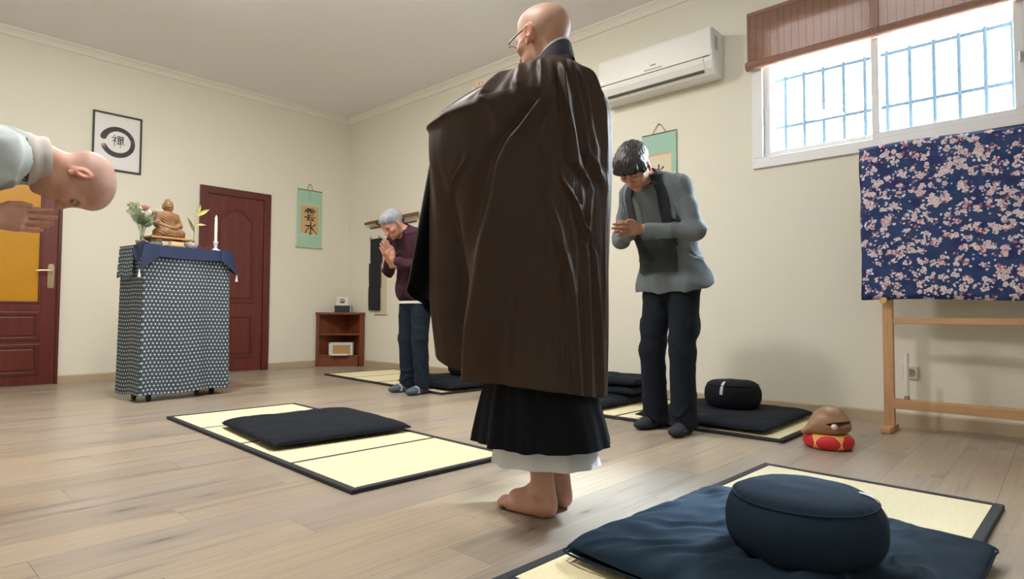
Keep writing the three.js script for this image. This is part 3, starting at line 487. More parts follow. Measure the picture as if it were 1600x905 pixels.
function zafu(label, x, y, z, turn, r, h, seed, mat, tagAt) {
  const g = thing('round_cushion', label, 'cushion', [x, y, z], turn, 'round meditation cushions');
  // side wall with soft pleats, flat sewn-in top disc
  const prof = (v) => { const pr = [[0.60, 0.00], [0.84, 0.05], [0.97, 0.25], [1.0, 0.48], [0.97, 0.70], [0.86, 0.88], [0.74, 0.955], [0.55, 0.985], [0.28, 1.0], [0.0, 1.0]]; const t = v * (pr.length - 1); return [crc(pr.map((p) => p[0]), t), crc(pr.map((p) => p[1]), t)]; };
  mesh('cover', gridGeo(128, 64, (u, v) => {
    const a = -u * Math.PI * 2; let [q, yy] = prof(1 - v); const pleat = Math.sin(a * 26 + 1.2 * Math.sin(a * 3 + seed)) * 0.008 * Math.exp(-Math.pow((yy - 0.86) / 0.10, 2));
    const rr = r * (q + pleat * q + 0.018 * noise(Math.cos(a) * 1.6, yy * 1.5, Math.sin(a) * 1.6 + seed) * smooth(0, 0.4, q));
    return [rr * Math.cos(a), h * yy + h * 0.03 * noise(Math.cos(a) * q * 2, seed, Math.sin(a) * q * 2) * smooth(0.02, 0.3, yy), rr * Math.sin(a)];
  }, true), mat, g);
  const ringPts = []; for (let i = 0; i < 40; i++) { const a = i / 40 * 6.2832; ringPts.push(V(r * 0.90 * Math.cos(a), h * 0.85, r * 0.90 * Math.sin(a))); }
  mesh('seam_piping', new THREE.TubeGeometry(new THREE.CatmullRomCurve3(ringPts, true), 120, 0.003, 6, true), mat, g);
  // pale name tape sewn down the side
  mesh('name_tape', gridGeo(4, 16, (u, v) => { const [q, yy] = prof(mix(0.72, 0.36, v)); const a = tagAt + (u - 0.5) * 0.11; return [r * (q + 0.012) * Math.cos(a), h * yy + 0.002, r * (q + 0.012) * Math.sin(a)]; }), std(0xd8dce0, 0.7, { side: THREE.DoubleSide }), g, 'pale tape strip');
  return g;
}
zabuton('flat black cushion on the tatami before the altar', 1.83, 0.016, -3.21, -6 * D, 0.80, 0.84, 0.062, 3, M.black, 0.004, 0);
zabuton('rumpled dark blue flat cushion in the foreground under the round cushion', 1.755, 0.016, -0.595, -2 * D, 0.90, 0.86, 0.058, 9, M.navyCloth, 0.016, 0.015);
zafu('large dark blue round cushion in the foreground', 1.70, 0.070, -0.52, 0, 0.192, 0.172, 2, M.navyCloth, 1.22);
zabuton('flat black cushion behind the dark haired man', 3.88, 0.016, -1.66, 0, 0.90, 0.84, 0.060, 14, M.black, 0.004, 0);
zafu('round black cushion by the wall behind the dark haired man', 3.99, 0.072, -1.655, 0, 0.18, 0.18, 6, M.black, 3.15);
zabuton('flat black cushion half hidden behind the robed figure', 3.92, 0.016, -2.80, 0, 0.84, 0.84, 0.072, 21, M.black, 0.003, 0);
{
  const f = thing('folded_cushion', 'black cushion folded double on the half hidden flat cushion', 'cushion', [4.05, 0.080, -2.66], 0.1);
  for (const y of [0, 0.068]) mesh('fold', puff(0.42, 0.60, 0.07, 31 + y * 9, 0.005, 0).translate(0, y, 0), M.black, f);
}
zabuton('flat black cushion behind the grey haired man', 3.92, 0.016, -4.27, -3 * D, 0.86, 0.84, 0.075, 26, M.black, 0.004, 0);
zafu('round black cushion behind the grey haired man', 4.12, 0.084, -4.30, 0, 0.235, 0.18, 11, M.black, 2.6);
// ---------------------------------------------------------------- wooden fish drum on its cushion, with striker
{
  const t = canvasTex(1024, 256, (c, W, H) => { c.fillStyle = '#d9a04c'; c.fillRect(0, 0, W, H); const n = 6; for (let i = 0; i <= n; i++) { const x = i * W / n; c.fillStyle = '#c0202c'; c.beginPath(); c.moveTo(x - 84, H * 0.5); c.bezierCurveTo(x - 62, H * 0.14, x - 34, H * 0.05, x, H * 0.05); c.bezierCurveTo(x + 34, H * 0.05, x + 62, H * 0.14, x + 84, H * 0.5); c.bezierCurveTo(x + 62, H * 0.86, x + 34, H * 0.95, x, H * 0.95); c.bezierCurveTo(x - 34, H * 0.95, x - 62, H * 0.86, x - 84, H * 0.5); c.fill(); c.strokeStyle = '#e9c981'; c.lineWidth = 6; c.stroke(); } });
  const cx = 3.46, cz = -0.93;
  const cu = thing('drum_cushion', 'red and gold patterned ring cushion on the floor', 'cushion', [cx, 0, cz], 0.25);
  mesh('ring_cover', gridGeo(96, 32, (u, v) => { const a = -u * Math.PI * 2, b = -v * Math.PI * 2; const cb = Math.cos(b), sb = Math.sin(b); const rr = 0.078 - 0.042 * Math.sign(cb) * Math.pow(Math.abs(cb), 0.75); return [rr * Math.cos(a), 0.036 - 0.036 * Math.sign(sb) * Math.pow(Math.abs(sb), 0.8), rr * Math.sin(a)]; }, true), std(0xffffff, 0.6, { map: (t.repeat.set(1, 2), t.offset.set(0, -0.5), t), side: THREE.DoubleSide }), cu);
  mesh('centre_pad', lathe([[0, 0.012], [0.05, 0.012], [0.05, 0.055], [0, 0.055]], 24), std(0x9c2026, 0.7), cu);
  const m = thing('wooden_fish_drum', 'round brown wooden fish drum with a dark slit on the red cushion', 'wooden drum', [cx, 0.066, cz], -47 * D);
  // local x runs to the right in the slit's plane, z towards the slit face
  const f = field([ell([0.012, 0.072, 0], [0.085, 0.074, 0.082], 0.03), ell([0.02, 0.045, 0], [0.092, 0.046, 0.085], 0.03), cap([-0.04, 0.05, 0], [-0.128, 0.016, 0], 0.045, 0.014, 0.05), ell([0.005, 0.066, 0.086], [0.052, 0.0075, 0.05], 0.006, [0, 0, 6], true), ell([0.055, 0.07, 0.05], [0.03, 0.005, 0.05], 0.005, [0, 20, 6], true)]);
  const wt = std(new THREE.Color(0.28, 0.155, 0.08), 0.45); const g = nets(f, [-0.16, -0.012, -0.11], [0.13, 0.16, 0.11], 0.004);
  wt.vertexColors = true; paint(g, (x, y, z) => { const n = 1 + 0.35 * fbm(x * 8, y * 60, z * 8, 3); return [n, n, n]; }); mesh('shell', g, wt, m);
  const s = thing('drum_striker', 'short striker with a white ball head leaning on the wooden drum', 'striker', [cx, 0.066, cz], -47 * D);
  mesh('ball', new THREE.SphereGeometry(0.0155, 24, 16).translate(-0.018, 0.055, 0.094), std(0xd9cdb8, 0.7), s);
  mesh('handle', tube([[-0.018, 0.055, 0.094], [0.02, 0.062, 0.084], [0.06, 0.068, 0.07]], 0.005, 12, 10), std(0x3a2a20, 0.5), s);
}
// ---------------------------------------------------------------- altar
const AX = 1.803, AZ = -5.40, AT = 9 * D, AW = 0.685, AD = 0.37, AH = 1.195;
const onAltar = (x, z) => [AX + x * Math.cos(AT) + z * Math.sin(AT), AZ - x * Math.sin(AT) + z * Math.cos(AT)];
{
  const a = thing('altar_cabinet', 'tall box cabinet on black casters hidden under the patterned cloth', 'cabinet', [AX, 0, AZ], AT);
  mesh('body', b2(-AW / 2 + 0.02, AW / 2 - 0.02, 0.075, AH, -AD / 2 + 0.02, AD / 2 - 0.02), std(0x4a3a30, 0.7), a);
  mesh('base_board', b2(-AW / 2 + 0.03, AW / 2 - 0.03, 0.055, 0.075, -AD / 2 + 0.03, AD / 2 - 0.03), std(0x1f1c1a, 0.7), a);
  for (const x of [-1, 1]) for (const z of [-1, 1]) { const c = mesh('caster', merge([cyl(0.024, 0.024, 0.022, 0, 0, 0, 18).rotateZ(Math.PI / 2).translate(x * (AW / 2 - 0.09), 0.024, z * (AD / 2 - 0.07)), rbox(0.03, 0.02, 0.04, x * (AW / 2 - 0.09), 0.048, z * (AD / 2 - 0.07))]), std(0x151515, 0.5), a); }
  // patterned cloth
  const pat = canvasTex(256, 256, (c, W, H) => {
    c.fillStyle = '#313f4b'; c.fillRect(0, 0, W, H);
    const s = W / 4; const fl = (x, y) => { c.fillStyle = '#c9d2d2'; for (let k = 0; k < 6; k++) { const q = k * Math.PI / 3; c.beginPath(); c.ellipse(x + Math.cos(q) * s * 0.15, y + Math.sin(q) * s * 0.15, s * 0.11, s * 0.085, q, 0, 7); c.fill(); } c.fillStyle = '#e2e8e6'; c.beginPath(); c.arc(x, y, s * 0.09, 0, 7); c.fill(); };
    for (let j = -1; j < 5; j++) for (let i = -1; i < 5; i++) { const x = (i + (j & 1 ? 0.5 : 0)) * s + s * 0.25, y = j * s + s * 0.5; fl(x, y); c.fillStyle = '#8fa0a8'; for (const [dx, dy] of [[0.5, 0.06], [0.25, 0.5], [-0.25, 0.48]]) { c.beginPath(); c.ellipse(x + dx * s, y + dy * s, s * 0.075, s * 0.06, 0.6, 0, 7); c.fill(); } }
  });
  const pm = std(0xffffff, 0.85, { map: pat, side: THREE.DoubleSide }); const cell = 0.118;   // metres per repeat
  const cl = thing('patterned_cloth', 'grey blue cloth with small white flowers hanging round the altar', 'cloth', [AX, 0, AZ], AT);
  const fall = (x0, z0, x1, z1, nx, nz, top, bot, seed, amp) => { const L = Math.hypot(x1 - x0, z1 - z0); const g = gridGeo(90, 40, (u, v) => { const w = amp * (0.25 + 0.75 * v) * (Math.sin(u * L * 17 + seed + 0.6 * Math.sin(v * 2 + seed)) + 0.5 * Math.sin(u * L * 41 + seed * 2)) * smooth(0, 0.06, u) * smooth(0, 0.06, 1 - u) + 0.012 * v, e = (u - 0.5) * 0.024 * v / L; return [mix(x0, x1, u) + nx * w + (x1 - x0) * e, mix(top, bot, v) + 0.006 * Math.sin(u * 9 + seed) * v * smooth(0, 0.1, u) * smooth(0, 0.1, 1 - u), mix(z0, z1, u) + nz * w + (z1 - z0) * e]; }); const uv = g.attributes.uv; for (let i = 0; i < uv.count; i++) uv.setXY(i, uv.getX(i) * L / cell, -uv.getY(i) * (top - bot) / cell); return g; };
  const X = AW / 2, Z = AD / 2;
  mesh('front_fall', fall(-X, Z, X, Z, 0, 1, AH + 0.004, 0.052, 1.3, 0.012), pm, cl);
  mesh('side_fall', fall(-X, -Z, -X, Z, -1, 0, AH + 0.004, 0.052, 2.2, 0.005), pm, cl);
  mesh('side_fall', fall(X, Z, X, -Z, 1, 0, AH + 0.004, 0.052, 3.9, 0.006), pm, cl);
  mesh('back_fall', fall(X, -Z, -X, -Z, 0, -1, AH + 0.004, 0.052, 0.4, 0.005), pm, cl);
  const tg = b2(-X, X, AH + 0.001, AH + 0.005, -Z, Z); { const uv = tg.attributes.uv; for (let i = 0; i < uv.count; i++) uv.setXY(i, uv.getX(i) * 5, uv.getY(i) * 4); } mesh('top_spread', tg, pm, cl);
  mesh('side_flap', fall(-X - 0.022, -Z + 0.02, -X - 0.022, Z - 0.12, -1, 0, AH + 0.008, AH - 0.24, 5.2, 0.006), pm, cl);
  // navy top cloth with hanging corners
  const nv = std(new THREE.Color(0.012, 0.023, 0.072), 0.8, { side: THREE.DoubleSide });
  const n = thing('navy_altar_cloth', 'navy cloth with tasselled corners spread over the altar top', 'cloth', [AX, AH + 0.005, AZ], AT);
  mesh('spread', b2(-X - 0.006, X + 0.006, 0.0, 0.006, -Z + 0.06, Z + 0.006), nv, n);
  mesh('front_drop', gridGeo(60, 8, (u, v) => [mix(-X - 0.006, X + 0.006, u), 0.006 - v * (0.085 + 0.012 * Math.sin(u * 3.14)), Z + 0.016 + 0.006 * Math.sin(u * 11) * v + 0.012 * v]), nv, n);
  for (const s of [-1, 1]) {
    mesh('corner_drop', gridGeo(16, 16, (u, v) => { const len = mix(0.205, 0.03, u); return [s * (X + 0.018 + 0.035 * v * (1 - u) + 0.010 * Math.sin(u * 6 + v * 3) * v), 0.006 - v * len, Z + 0.02 - u * (s < 0 ? 0.16 : 0.28)]; }), nv, n);
    mesh('corner_drop', gridGeo(12, 14, (u, v) => { const len = mix(0.205, 0.09, u); return [s * (X + 0.02 - u * 0.11 + 0.03 * v * (1 - u)), 0.006 - v * len, Z + 0.03 + 0.014 * Math.sin(u * 3.1) + 0.008 * v]; }), nv, n);
    mesh('tassel', merge([cyl(0.004, 0.012, 0.05, 0, 0, 0, 10), new THREE.SphereGeometry(0.007, 10, 8).translate(0, 0.026, 0)]).translate(s * (X + 0.05), -0.225, Z + 0.034), std(0xcfd3d0, 0.8), n, 'white tassel');
  }
}
const TOP = AH + 0.0115;
function altarThing(name, label, cat, x, z, turn = 0, group) { const [X, Z] = onAltar(x, z - 0.045); return thing(name, label, cat, [X, TOP, Z], AT + turn, group); }
{
  const wd = (a, b, s) => std(0xffffff, 0.5, { map: woodTex(a, b, 3, 12, s) });
  // low wooden stand
  const st = altarThing('wooden_stand', 'low wooden stand with two feet under the seated figure', 'stand', -0.075, 0.02);
  mesh('top', rbox(0.33, 0.018, 0.20, 0, 0.078, 0, 0.004), wd([150, 108, 62], [188, 144, 92], 61), st);
  for (const s of [-1, 1]) mesh('leg', rbox(0.05, 0.068, 0.18, s * 0.105, 0.035, 0, 0.003), wd([88, 56, 34], [120, 80, 50], 62), st);
  // seated figure carved in wood
  const [bx, bz] = onAltar(-0.072, -0.03); const bd = thing('buddha_statue', 'carved golden brown wooden seated buddha statue on the low stand', 'statue', [bx, TOP + 0.088, bz], AT + 4 * D);
  const pr = [
    cap([-0.085, 0.038, 0.035], [0.06, 0.034, 0.07], 0.036, 0.026, 0.03), cap([0.085, 0.038, 0.035], [-0.06, 0.036, 0.075], 0.036, 0.026, 0.03), ell([0, 0.035, 0.02], [0.12, 0.034, 0.075], 0.03), ell([0, 0.012, 0.02], [0.128, 0.014, 0.082], 0.01),
    cap([0, 0.07, 0], [0, 0.155, -0.005], 0.062, 0.06, 0.03), cap([-0.03, 0.165, -0.005], [0.03, 0.165, -0.005], 0.047, 0.047, 0.03),
    cap([-0.072, 0.178, -0.004], [-0.092, 0.105, 0.012], 0.028, 0.025, 0.02), cap([0.072, 0.178, -0.004], [0.092, 0.105, 0.012], 0.028, 0.025, 0.02), cap([-0.092, 0.105, 0.012], [-0.02, 0.075, 0.082], 0.024, 0.014, 0.012), cap([0.092, 0.105, 0.012], [0.02, 0.075, 0.082], 0.024, 0.014, 0.012), ell([0, 0.074, 0.083], [0.034, 0.012, 0.018], 0.01),
    cap([0, 0.2, 0], [0, 0.23, 0.003], 0.022, 0.022, 0.015), ell([0, 0.262, 0.006], [0.038, 0.047, 0.042], 0.012), ell([0, 0.303, -0.002], [0.021, 0.019, 0.021], 0.01), ell([-0.039, 0.252, 0], [0.007, 0.024, 0.011], 0.006), ell([0.039, 0.252, 0], [0.007, 0.024, 0.011], 0.006), cap([0, 0.262, 0.046], [0, 0.250, 0.053], 0.005, 0.007, 0.006), ell([0.015, 0.266, 0.048], [0.011, 0.0055, 0.009], 0.005, null, true), ell([-0.015, 0.266, 0.048], [0.011, 0.0055, 0.009], 0.005, null, true), ell([0, 0.238, 0.05], [0.012, 0.0035, 0.008], 0.004, null, true),
  ];
  const bf0 = field(pr), bf = (x, y, z) => { let d = bf0(x, y, z); if (Math.abs(d) < 0.03) { if (y > 0.268 + 0.02 * smooth(0.03, 0.045, z) || (y > 0.25 && z < 0.005)) d += 0.0016 * Math.sin(x * 700) * Math.sin(y * 700) * Math.sin(z * 700); else if (y < 0.2) d += 0.0018 * Math.sin((y * 1.0 + x * 0.8 - z * 0.4) * 330) * smooth(0.02, 0.06, y + Math.abs(x)); } return d; };
  const bg = nets(bf, [-0.15, -0.004, -0.09], [0.15, 0.34, 0.13], 0.0035);
  paint(bg, (x, y, z) => { const n = 1 + 0.28 * fbm(x * 40, y * 14, z * 40, 3); return [n, n, n]; });
  mesh('figure', bg, std(new THREE.Color(0.21, 0.108, 0.044), 0.45, { vertexColors: true }), bd);
  // small things in front
  const bl = altarThing('wooden_block', 'small pale wooden block in front of the seated statue', 'wooden block', -0.085, 0.185); mesh('block', rbox(0.10, 0.042, 0.05, 0, 0.021, 0, 0.003), wd([196, 164, 116], [222, 194, 148], 63), bl); mesh('plinth', rbox(0.135, 0.012, 0.07, 0, 0.006, 0.0, 0.002).translate(-0.005, 0, 0), wd([150, 116, 76], [176, 140, 96], 64), bl);
  const bw = altarThing('white_bowl', 'white porcelain bowl beside the pale wooden block', 'bowl', 0.035, 0.19); mesh('bowl', lathe([[0, 0.004], [0.026, 0.0], [0.028, 0.006], [0.044, 0.018], [0.053, 0.044], [0.050, 0.044], [0.040, 0.02], [0.02, 0.01], [0, 0.009]], 36), std(0xdfe8ea, 0.25), bw); mesh('foot_ring', lathe([[0.022, 0], [0.028, 0], [0.028, 0.006], [0.022, 0.006]], 30), std(0xc9d2d4, 0.3), bw);
  const pl = altarThing('white_dish', 'low white dish at the corner of the altar below the flowers', 'dish', -0.23, 0.16); mesh('dish', lathe([[0, 0.004], [0.03, 0], [0.036, 0.004], [0.055, 0.02], [0.053, 0.022], [0.034, 0.008], [0, 0.007]], 36), std(0xd5dbdb, 0.3), pl); mesh('incense_ash', cyl(0.04, 0.036, 0.006, 0, 0.012, 0, 24), std(0x9a968e, 0.95), pl);
  const bell = altarThing('metal_bell_bowl', 'shiny metal bell bowl at the altar edge', 'bell', -0.315, 0.12); mesh('bell', lathe([[0, 0.004], [0.02, 0], [0.038, 0.012], [0.043, 0.034], [0.041, 0.034], [0.036, 0.014], [0.018, 0.005], [0, 0.006]], 36), std(0xc8c4b8, 0.22, { metalness: 1 }), bell); mesh('pad', cyl(0.036, 0.038, 0.006, 0, 0.003, 0, 24), std(0x6a5a70, 0.9), bell);
  const fr = altarThing('small_dark_frame', 'little dark square frame leaning by the glass vase', 'frame', -0.215, 0.10, 0.25); mesh('frame', merge([rb2(-0.032, 0.032, 0.0, 0.009, 0, 0.012, 0.001), rb2(-0.032, 0.032, 0.056, 0.065, 0, 0.012, 0.001), rb2(-0.032, -0.023, 0.009, 0.056, 0, 0.012, 0.001), rb2(0.023, 0.032, 0.009, 0.056, 0, 0.012, 0.001)]), std(0x2c2823, 0.5), fr); mesh('picture', b2(-0.024, 0.024, 0.008, 0.057, 0.002, 0.006), std(0x55503f, 0.6), fr); fr.position.y += 0.0;
  for (const [i, x] of [[0, 0.120], [1, 0.165], [2, 0.208]]) { const c = altarThing('offering_cup', ['small reddish brown offering cup next to the white bowl', 'small reddish brown offering cup in the middle of the three cups', 'small reddish brown offering cup next to the candlestick'][i], 'cup', x, 0.16 + 0.012 * (i % 2), 0, 'offering cups'); mesh('cup', lathe([[0, 0.003], [0.013, 0], [0.016, 0.004], [0.0185, 0.03], [0.0165, 0.03], [0.014, 0.008], [0, 0.007]], 28), std(0x6e3a2c, 0.35), c); mesh('water', cyl(0.015, 0.015, 0.002, 0, 0.024, 0, 20), std(0xd9c7bd, 0.15), c); }
  // candlestick, candle, flame
  const cs = altarThing('candlestick', 'white porcelain candlestick at the altar edge', 'candlestick', 0.262, 0.155); mesh('stick', lathe([[0, 0.004], [0.04, 0], [0.042, 0.006], [0.03, 0.014], [0.014, 0.022], [0.011, 0.036], [0.017, 0.046], [0.012, 0.056], [0.019, 0.066], [0.020, 0.082], [0.013, 0.082], [0.012, 0.072], [0, 0.07]], 40), std(0xc9ccd0, 0.25), cs);
  const [kx, kz] = onAltar(0.262, 0.11); const cd = thing('candle', 'burning white candle in the white candlestick', 'candle', [kx, TOP + 0.0715, kz], AT); mesh('wax', lathe([[0, 0], [0.0115, 0], [0.0115, 0.178], [0.009, 0.183], [0, 0.18]], 24), std(0xe9e2d6, 0.5), cd); mesh('wick', cyl(0.001, 0.001, 0.012, 0, 0.187, 0, 6), std(0x222222, 0.9), cd);
  mesh('flame', lathe([[0, 0], [0.006, 0.005], [0.0085, 0.014], [0.0062, 0.028], [0.0025, 0.042], [0, 0.052]], 16).translate(0, 0.186, 0), std(0xffb060, 1, { emissive: new THREE.Color(1, 0.72, 0.36), emissiveIntensity: 14 }), cd);
  const fl = new THREE.PointLight(new THREE.Color(1, 0.62, 0.28), 0.10, 0, 2); fl.name = 'candle_flame'; fl.position.set(kx, TOP + 0.0715 + 0.2, kz); fl.shadow.radius = 0.4; fl.castShadow = true; scene.add(fl);
  // glass vase with flowers
  const vx = -0.285, vz = 0.06, vs = altarThing('glass_vase', 'slender flared glass vase holding the flowers', 'vase', vx, vz); mesh('glass', lathe([[0, 0.004], [0.028, 0], [0.03, 0.006], [0.014, 0.03], [0.012, 0.07], [0.018, 0.115], [0.034, 0.16], [0.032, 0.16], [0.016, 0.115], [0.0095, 0.07], [0.011, 0.035], [0, 0.02]], 36), phys({ color: 0xe8efe6, roughness: 0.05, transmission: 0.92, thickness: 0.004, ior: 1.45 }), vs); mesh('water', cyl(0.011, 0.009, 0.05, 0, 0.055, 0, 20), phys({ color: 0xd8e4d4, roughness: 0.02, transmission: 1, thickness: 0.02, ior: 1.33 }), vs);
  const R = rng(91), green = [std(new THREE.Color(0.10, 0.17, 0.07), 0.7, { side: THREE.DoubleSide }), std(new THREE.Color(0.16, 0.22, 0.10), 0.7, { side: THREE.DoubleSide })];
  const leaf = (w, l) => { const s = new THREE.Shape(); s.moveTo(0, 0); s.quadraticCurveTo(w, l * 0.45, 0, l); s.quadraticCurveTo(-w, l * 0.45, 0, 0); return new THREE.ShapeGeometry(s, 5); };
  const [VX, VZ] = onAltar(vx, vz - 0.045), base = TOP + 0.10;
  const sprigs = [[-0.105, 0.22, 0.01], [-0.13, 0.165, 0.05], [-0.095, 0.12, 0.06], [-0.04, 0.235, -0.03], [-0.05, 0.13, 0.08], [0.075, 0.145, 0.02], [0.03, 0.09, 0.06], [0.02, 0.17, -0.05]];
  const where = ['reaching highest on the outer side', 'spreading out farthest over the altar edge', 'drooping at the outer side', 'standing upright at the top', 'low in front of the vase neck', 'leaning towards the seated statue', 'short one below the cream rose', 'behind the pink rose'];
  sprigs.forEach(([dx, dy, dz], i) => {
    const g = thing('fern_sprig', 'feathery green fern sprig ' + where[i], 'fern sprig', [VX, base, VZ], AT, 'fern sprigs in the vase');
    const c = new THREE.CatmullRomCurve3([V(0, -0.05, 0), V(dx * 0.05, 0.05, dz * 0.05), V(dx * 0.45, dy * 0.75, dz * 0.5), V(dx, dy, dz)]);
    mesh('stem', new THREE.TubeGeometry(c, 20, 0.0013, 5), green[0], g); const ls = [];
    for (let k = 0; k < 26; k++) { const t = 0.42 + 0.58 * k / 26, p = c.getPoint(t), d = c.getTangent(t), l = 0.034 * (1 - 0.6 * Math.abs((t - 0.7) / 0.45)) + 0.006; for (const s of [-1, 1]) { const q = leaf(0.0045, l); const m = new THREE.Matrix4().lookAt(V(0, 0, 0), d.clone().negate(), V(0, 0, 1)); q.rotateX(Math.PI / 2); q.rotateY(s * (0.95 + 0.3 * R())); q.rotateZ((R() - 0.5) * 0.9); q.applyMatrix4(m); q.translate(p.x, p.y, p.z); ls.push(q); } }
    const lm = mesh('leaflets', merge(ls), green[i % 2], g); lm.userData.kind = 'stuff';
  });
  const roses = [[-0.005, 0.195, 0.045, new THREE.Color(0.80, 0.40, 0.34), 'pink rose at the top of the bouquet', 0.036], [0.068, 0.178, 0.035, new THREE.Color(0.80, 0.76, 0.62), 'cream white rose beside the pink rose', 0.032], [0.088, 0.10, 0.04, new THREE.Color(0.60, 0.40, 0.36), 'small faded pink flower drooping beside the statue', 0.026]];
  for (const [dx, dy, dz, col, lab, r] of roses) {
    const g = thing('rose', lab, 'flower', [VX, base, VZ], AT, 'roses in the vase'); const c = new THREE.CatmullRomCurve3([V(0, -0.05, 0), V(dx * 0.1, 0.05, dz * 0.1), V(dx * 0.6, dy * 0.7, dz * 0.6), V(dx, dy - r * 0.4, dz)]);
    mesh('stem', new THREE.TubeGeometry(c, 16, 0.002, 6), green[0], g); const pm = std(col, 0.6, { side: THREE.DoubleSide });
    for (let k = 0; k < 9; k++) { const a = k * 2.4, lay = k < 3 ? 0.35 : k < 6 ? 0.65 : 1; mesh('petal', gridGeo(8, 8, (u, v) => { const th = a + (u - 0.5) * (2.1 - 0.5 * lay), rr = r * lay * (0.25 + 0.75 * Math.sin(v * 1.7)) + r * 0.12 * lay * v * v; return [dx + rr * Math.cos(th), dy - r * 0.5 + r * (1.25 - 0.35 * lay) * v * (1 - 0.25 * Math.pow(2 * u - 1, 2)), dz + rr * Math.sin(th)]; }), pm, g); }
    mesh('sepal', lathe([[0, 0], [r * 0.4, 0.002], [r * 0.5, r * 0.3], [0, r * 0.35]], 12).translate(dx, dy - r * 0.62, dz), green[1], g);
  }
  // bamboo shoot in a tiny vase
  const vb = altarThing('bud_vase', 'small brown bud vase with a green shoot behind the cups', 'vase', 0.145, 0.02); mesh('body', lathe([[0, 0.003], [0.022, 0], [0.026, 0.02], [0.02, 0.055], [0.010, 0.075], [0.013, 0.085], [0.010, 0.085], [0.007, 0.074], [0, 0.07]], 30), std(0x6a4436, 0.35), vb);
  const [SX, SZ] = onAltar(0.145, -0.025); const sh = thing('green_shoot', 'green shoot with long pointed leaves in the bud vase', 'plant', [SX, TOP + 0.06, SZ], AT);
  mesh('stem', tube([[0, 0, 0], [0.004, 0.08, 0], [0.012, 0.19, 0], [0.03, 0.31, 0.01]], 0.0045, 20, 8), std(new THREE.Color(0.28, 0.30, 0.12), 0.6), sh);
  const lm = [std(new THREE.Color(0.26, 0.30, 0.12), 0.6, { side: THREE.DoubleSide }), std(new THREE.Color(0.12, 0.14, 0.07), 0.6, { side: THREE.DoubleSide })];
  const longLeaf = (p, dir, l, w, m) => { const d = V(...dir).normalize(), sd = V(0, 0, 1).cross(d).normalize(); mesh('leaf', gridGeo(4, 14, (u, v) => { const ww = w * Math.sin(Math.PI * Math.pow(v, 0.75)) * (u - 0.5) * 2, b = 0.12 * l * v * v; return [p[0] + d.x * l * v + sd.x * ww, p[1] + d.y * l * v + sd.y * ww - b * 0.4, p[2] + d.z * l * v + Math.abs(u - 0.5) * w]; }), m, sh); };
  longLeaf([0.018, 0.24, 0], [0.85, 0.62, 0.1], 0.135, 0.016, lm[0]); longLeaf([0.02, 0.26, 0], [0.3, 0.9, 0.1], 0.09, 0.016, lm[0]); longLeaf([0.01, 0.17, 0], [0.95, 0.05, 0.2], 0.09, 0.010, lm[0]); longLeaf([0.002, 0.10, 0], [-0.55, 0.95, 0.15], 0.14, 0.014, lm[1]);
}
// ---------------------------------------------------------------- people
const add3 = (a, b, s = 1) => [a[0] + b[0] * s, a[1] + b[1] * s, a[2] + b[2] * s], sub3 = (a, b) => [a[0] - b[0], a[1] - b[1], a[2] - b[2]], len3 = (a) => Math.hypot(...a), nrm3 = (a) => { const l = len3(a) || 1; return a.map((x) => x / l); }, dot3 = (a, b) => a[0] * b[0] + a[1] * b[1] + a[2] * b[2], lerp3 = (a, b, t) => a.map((x, i) => mix(x, b[i], t));
// head in its own frame: y up, z towards the face, x to the person's left
function headPrims(o = {}) {
  const p = [
    ell([0, 0.034, -0.014], [0.0755, 0.083, 0.097], 0.03), ell([0, 0.062, 0.022], [0.066, 0.052, 0.066], 0.03), ell([0, -0.022, 0.028], [0.061, 0.078, 0.060], 0.03), ell([0, -0.070, 0.034], [0.048, 0.036, 0.046], 0.025), ell([0, -0.097, 0.061], [0.020, 0.016, 0.017], 0.02),
    ell([0.043, -0.020, 0.055], [0.022, 0.018, 0.022], 0.02), ell([-0.043, -0.020, 0.055], [0.022, 0.018, 0.022], 0.02), cap([-0.038, 0.020, 0.074], [0.038, 0.020, 0.074], 0.012, 0.012, 0.016),
    cap([0, 0.012, 0.086], [0, -0.026, 0.105], 0.0075, 0.0115, 0.012), ell([0.011, -0.030, 0.096], [0.009, 0.008, 0.010], 0.008), ell([-0.011, -0.030, 0.096], [0.009, 0.008, 0.010], 0.008),
    ell([0.031, 0.001, 0.089], [0.017, 0.010, 0.012], 0.012, null, true), ell([-0.031, 0.001, 0.089], [0.017, 0.010, 0.012], 0.012, null, true), ell([0.031, 0.000, 0.075], [0.014, 0.011, 0.0115], 0.004), ell([-0.031, 0.000, 0.075], [0.014, 0.011, 0.0115], 0.004),
    cap([-0.019, -0.0555, 0.081], [0.019, -0.0555, 0.081], 0.0055, 0.0055, 0.008), cap([-0.016, -0.066, 0.081], [0.016, -0.066, 0.081], 0.0062, 0.0062, 0.008), cap([-0.022, -0.0605, 0.092], [0.022, -0.0605, 0.092], 0.0022, 0.0022, 0.004, true),
    ell([0.078, -0.002, -0.012], [0.010, 0.033, 0.020], 0.008, [12, 22, -8]), ell([-0.078, -0.002, -0.012], [0.010, 0.033, 0.020], 0.008, [12, -22, 8]), ell([0.0905, 0.004, -0.010], [0.007, 0.017, 0.009], 0.005, [12, 22, -8], true), ell([-0.0905, 0.004, -0.010], [0.007, 0.017, 0.009], 0.005, [12, -22, 8], true), ell([0.079, -0.032, -0.002], [0.007, 0.010, 0.008], 0.006), ell([-0.079, -0.032, -0.002], [0.007, 0.010, 0.008], 0.006),
    cap([0, -0.050, -0.026], [0, -0.135, -0.045], 0.054, 0.055, 0.03),
  ];
  return p;
}
const HEADF = field(headPrims());
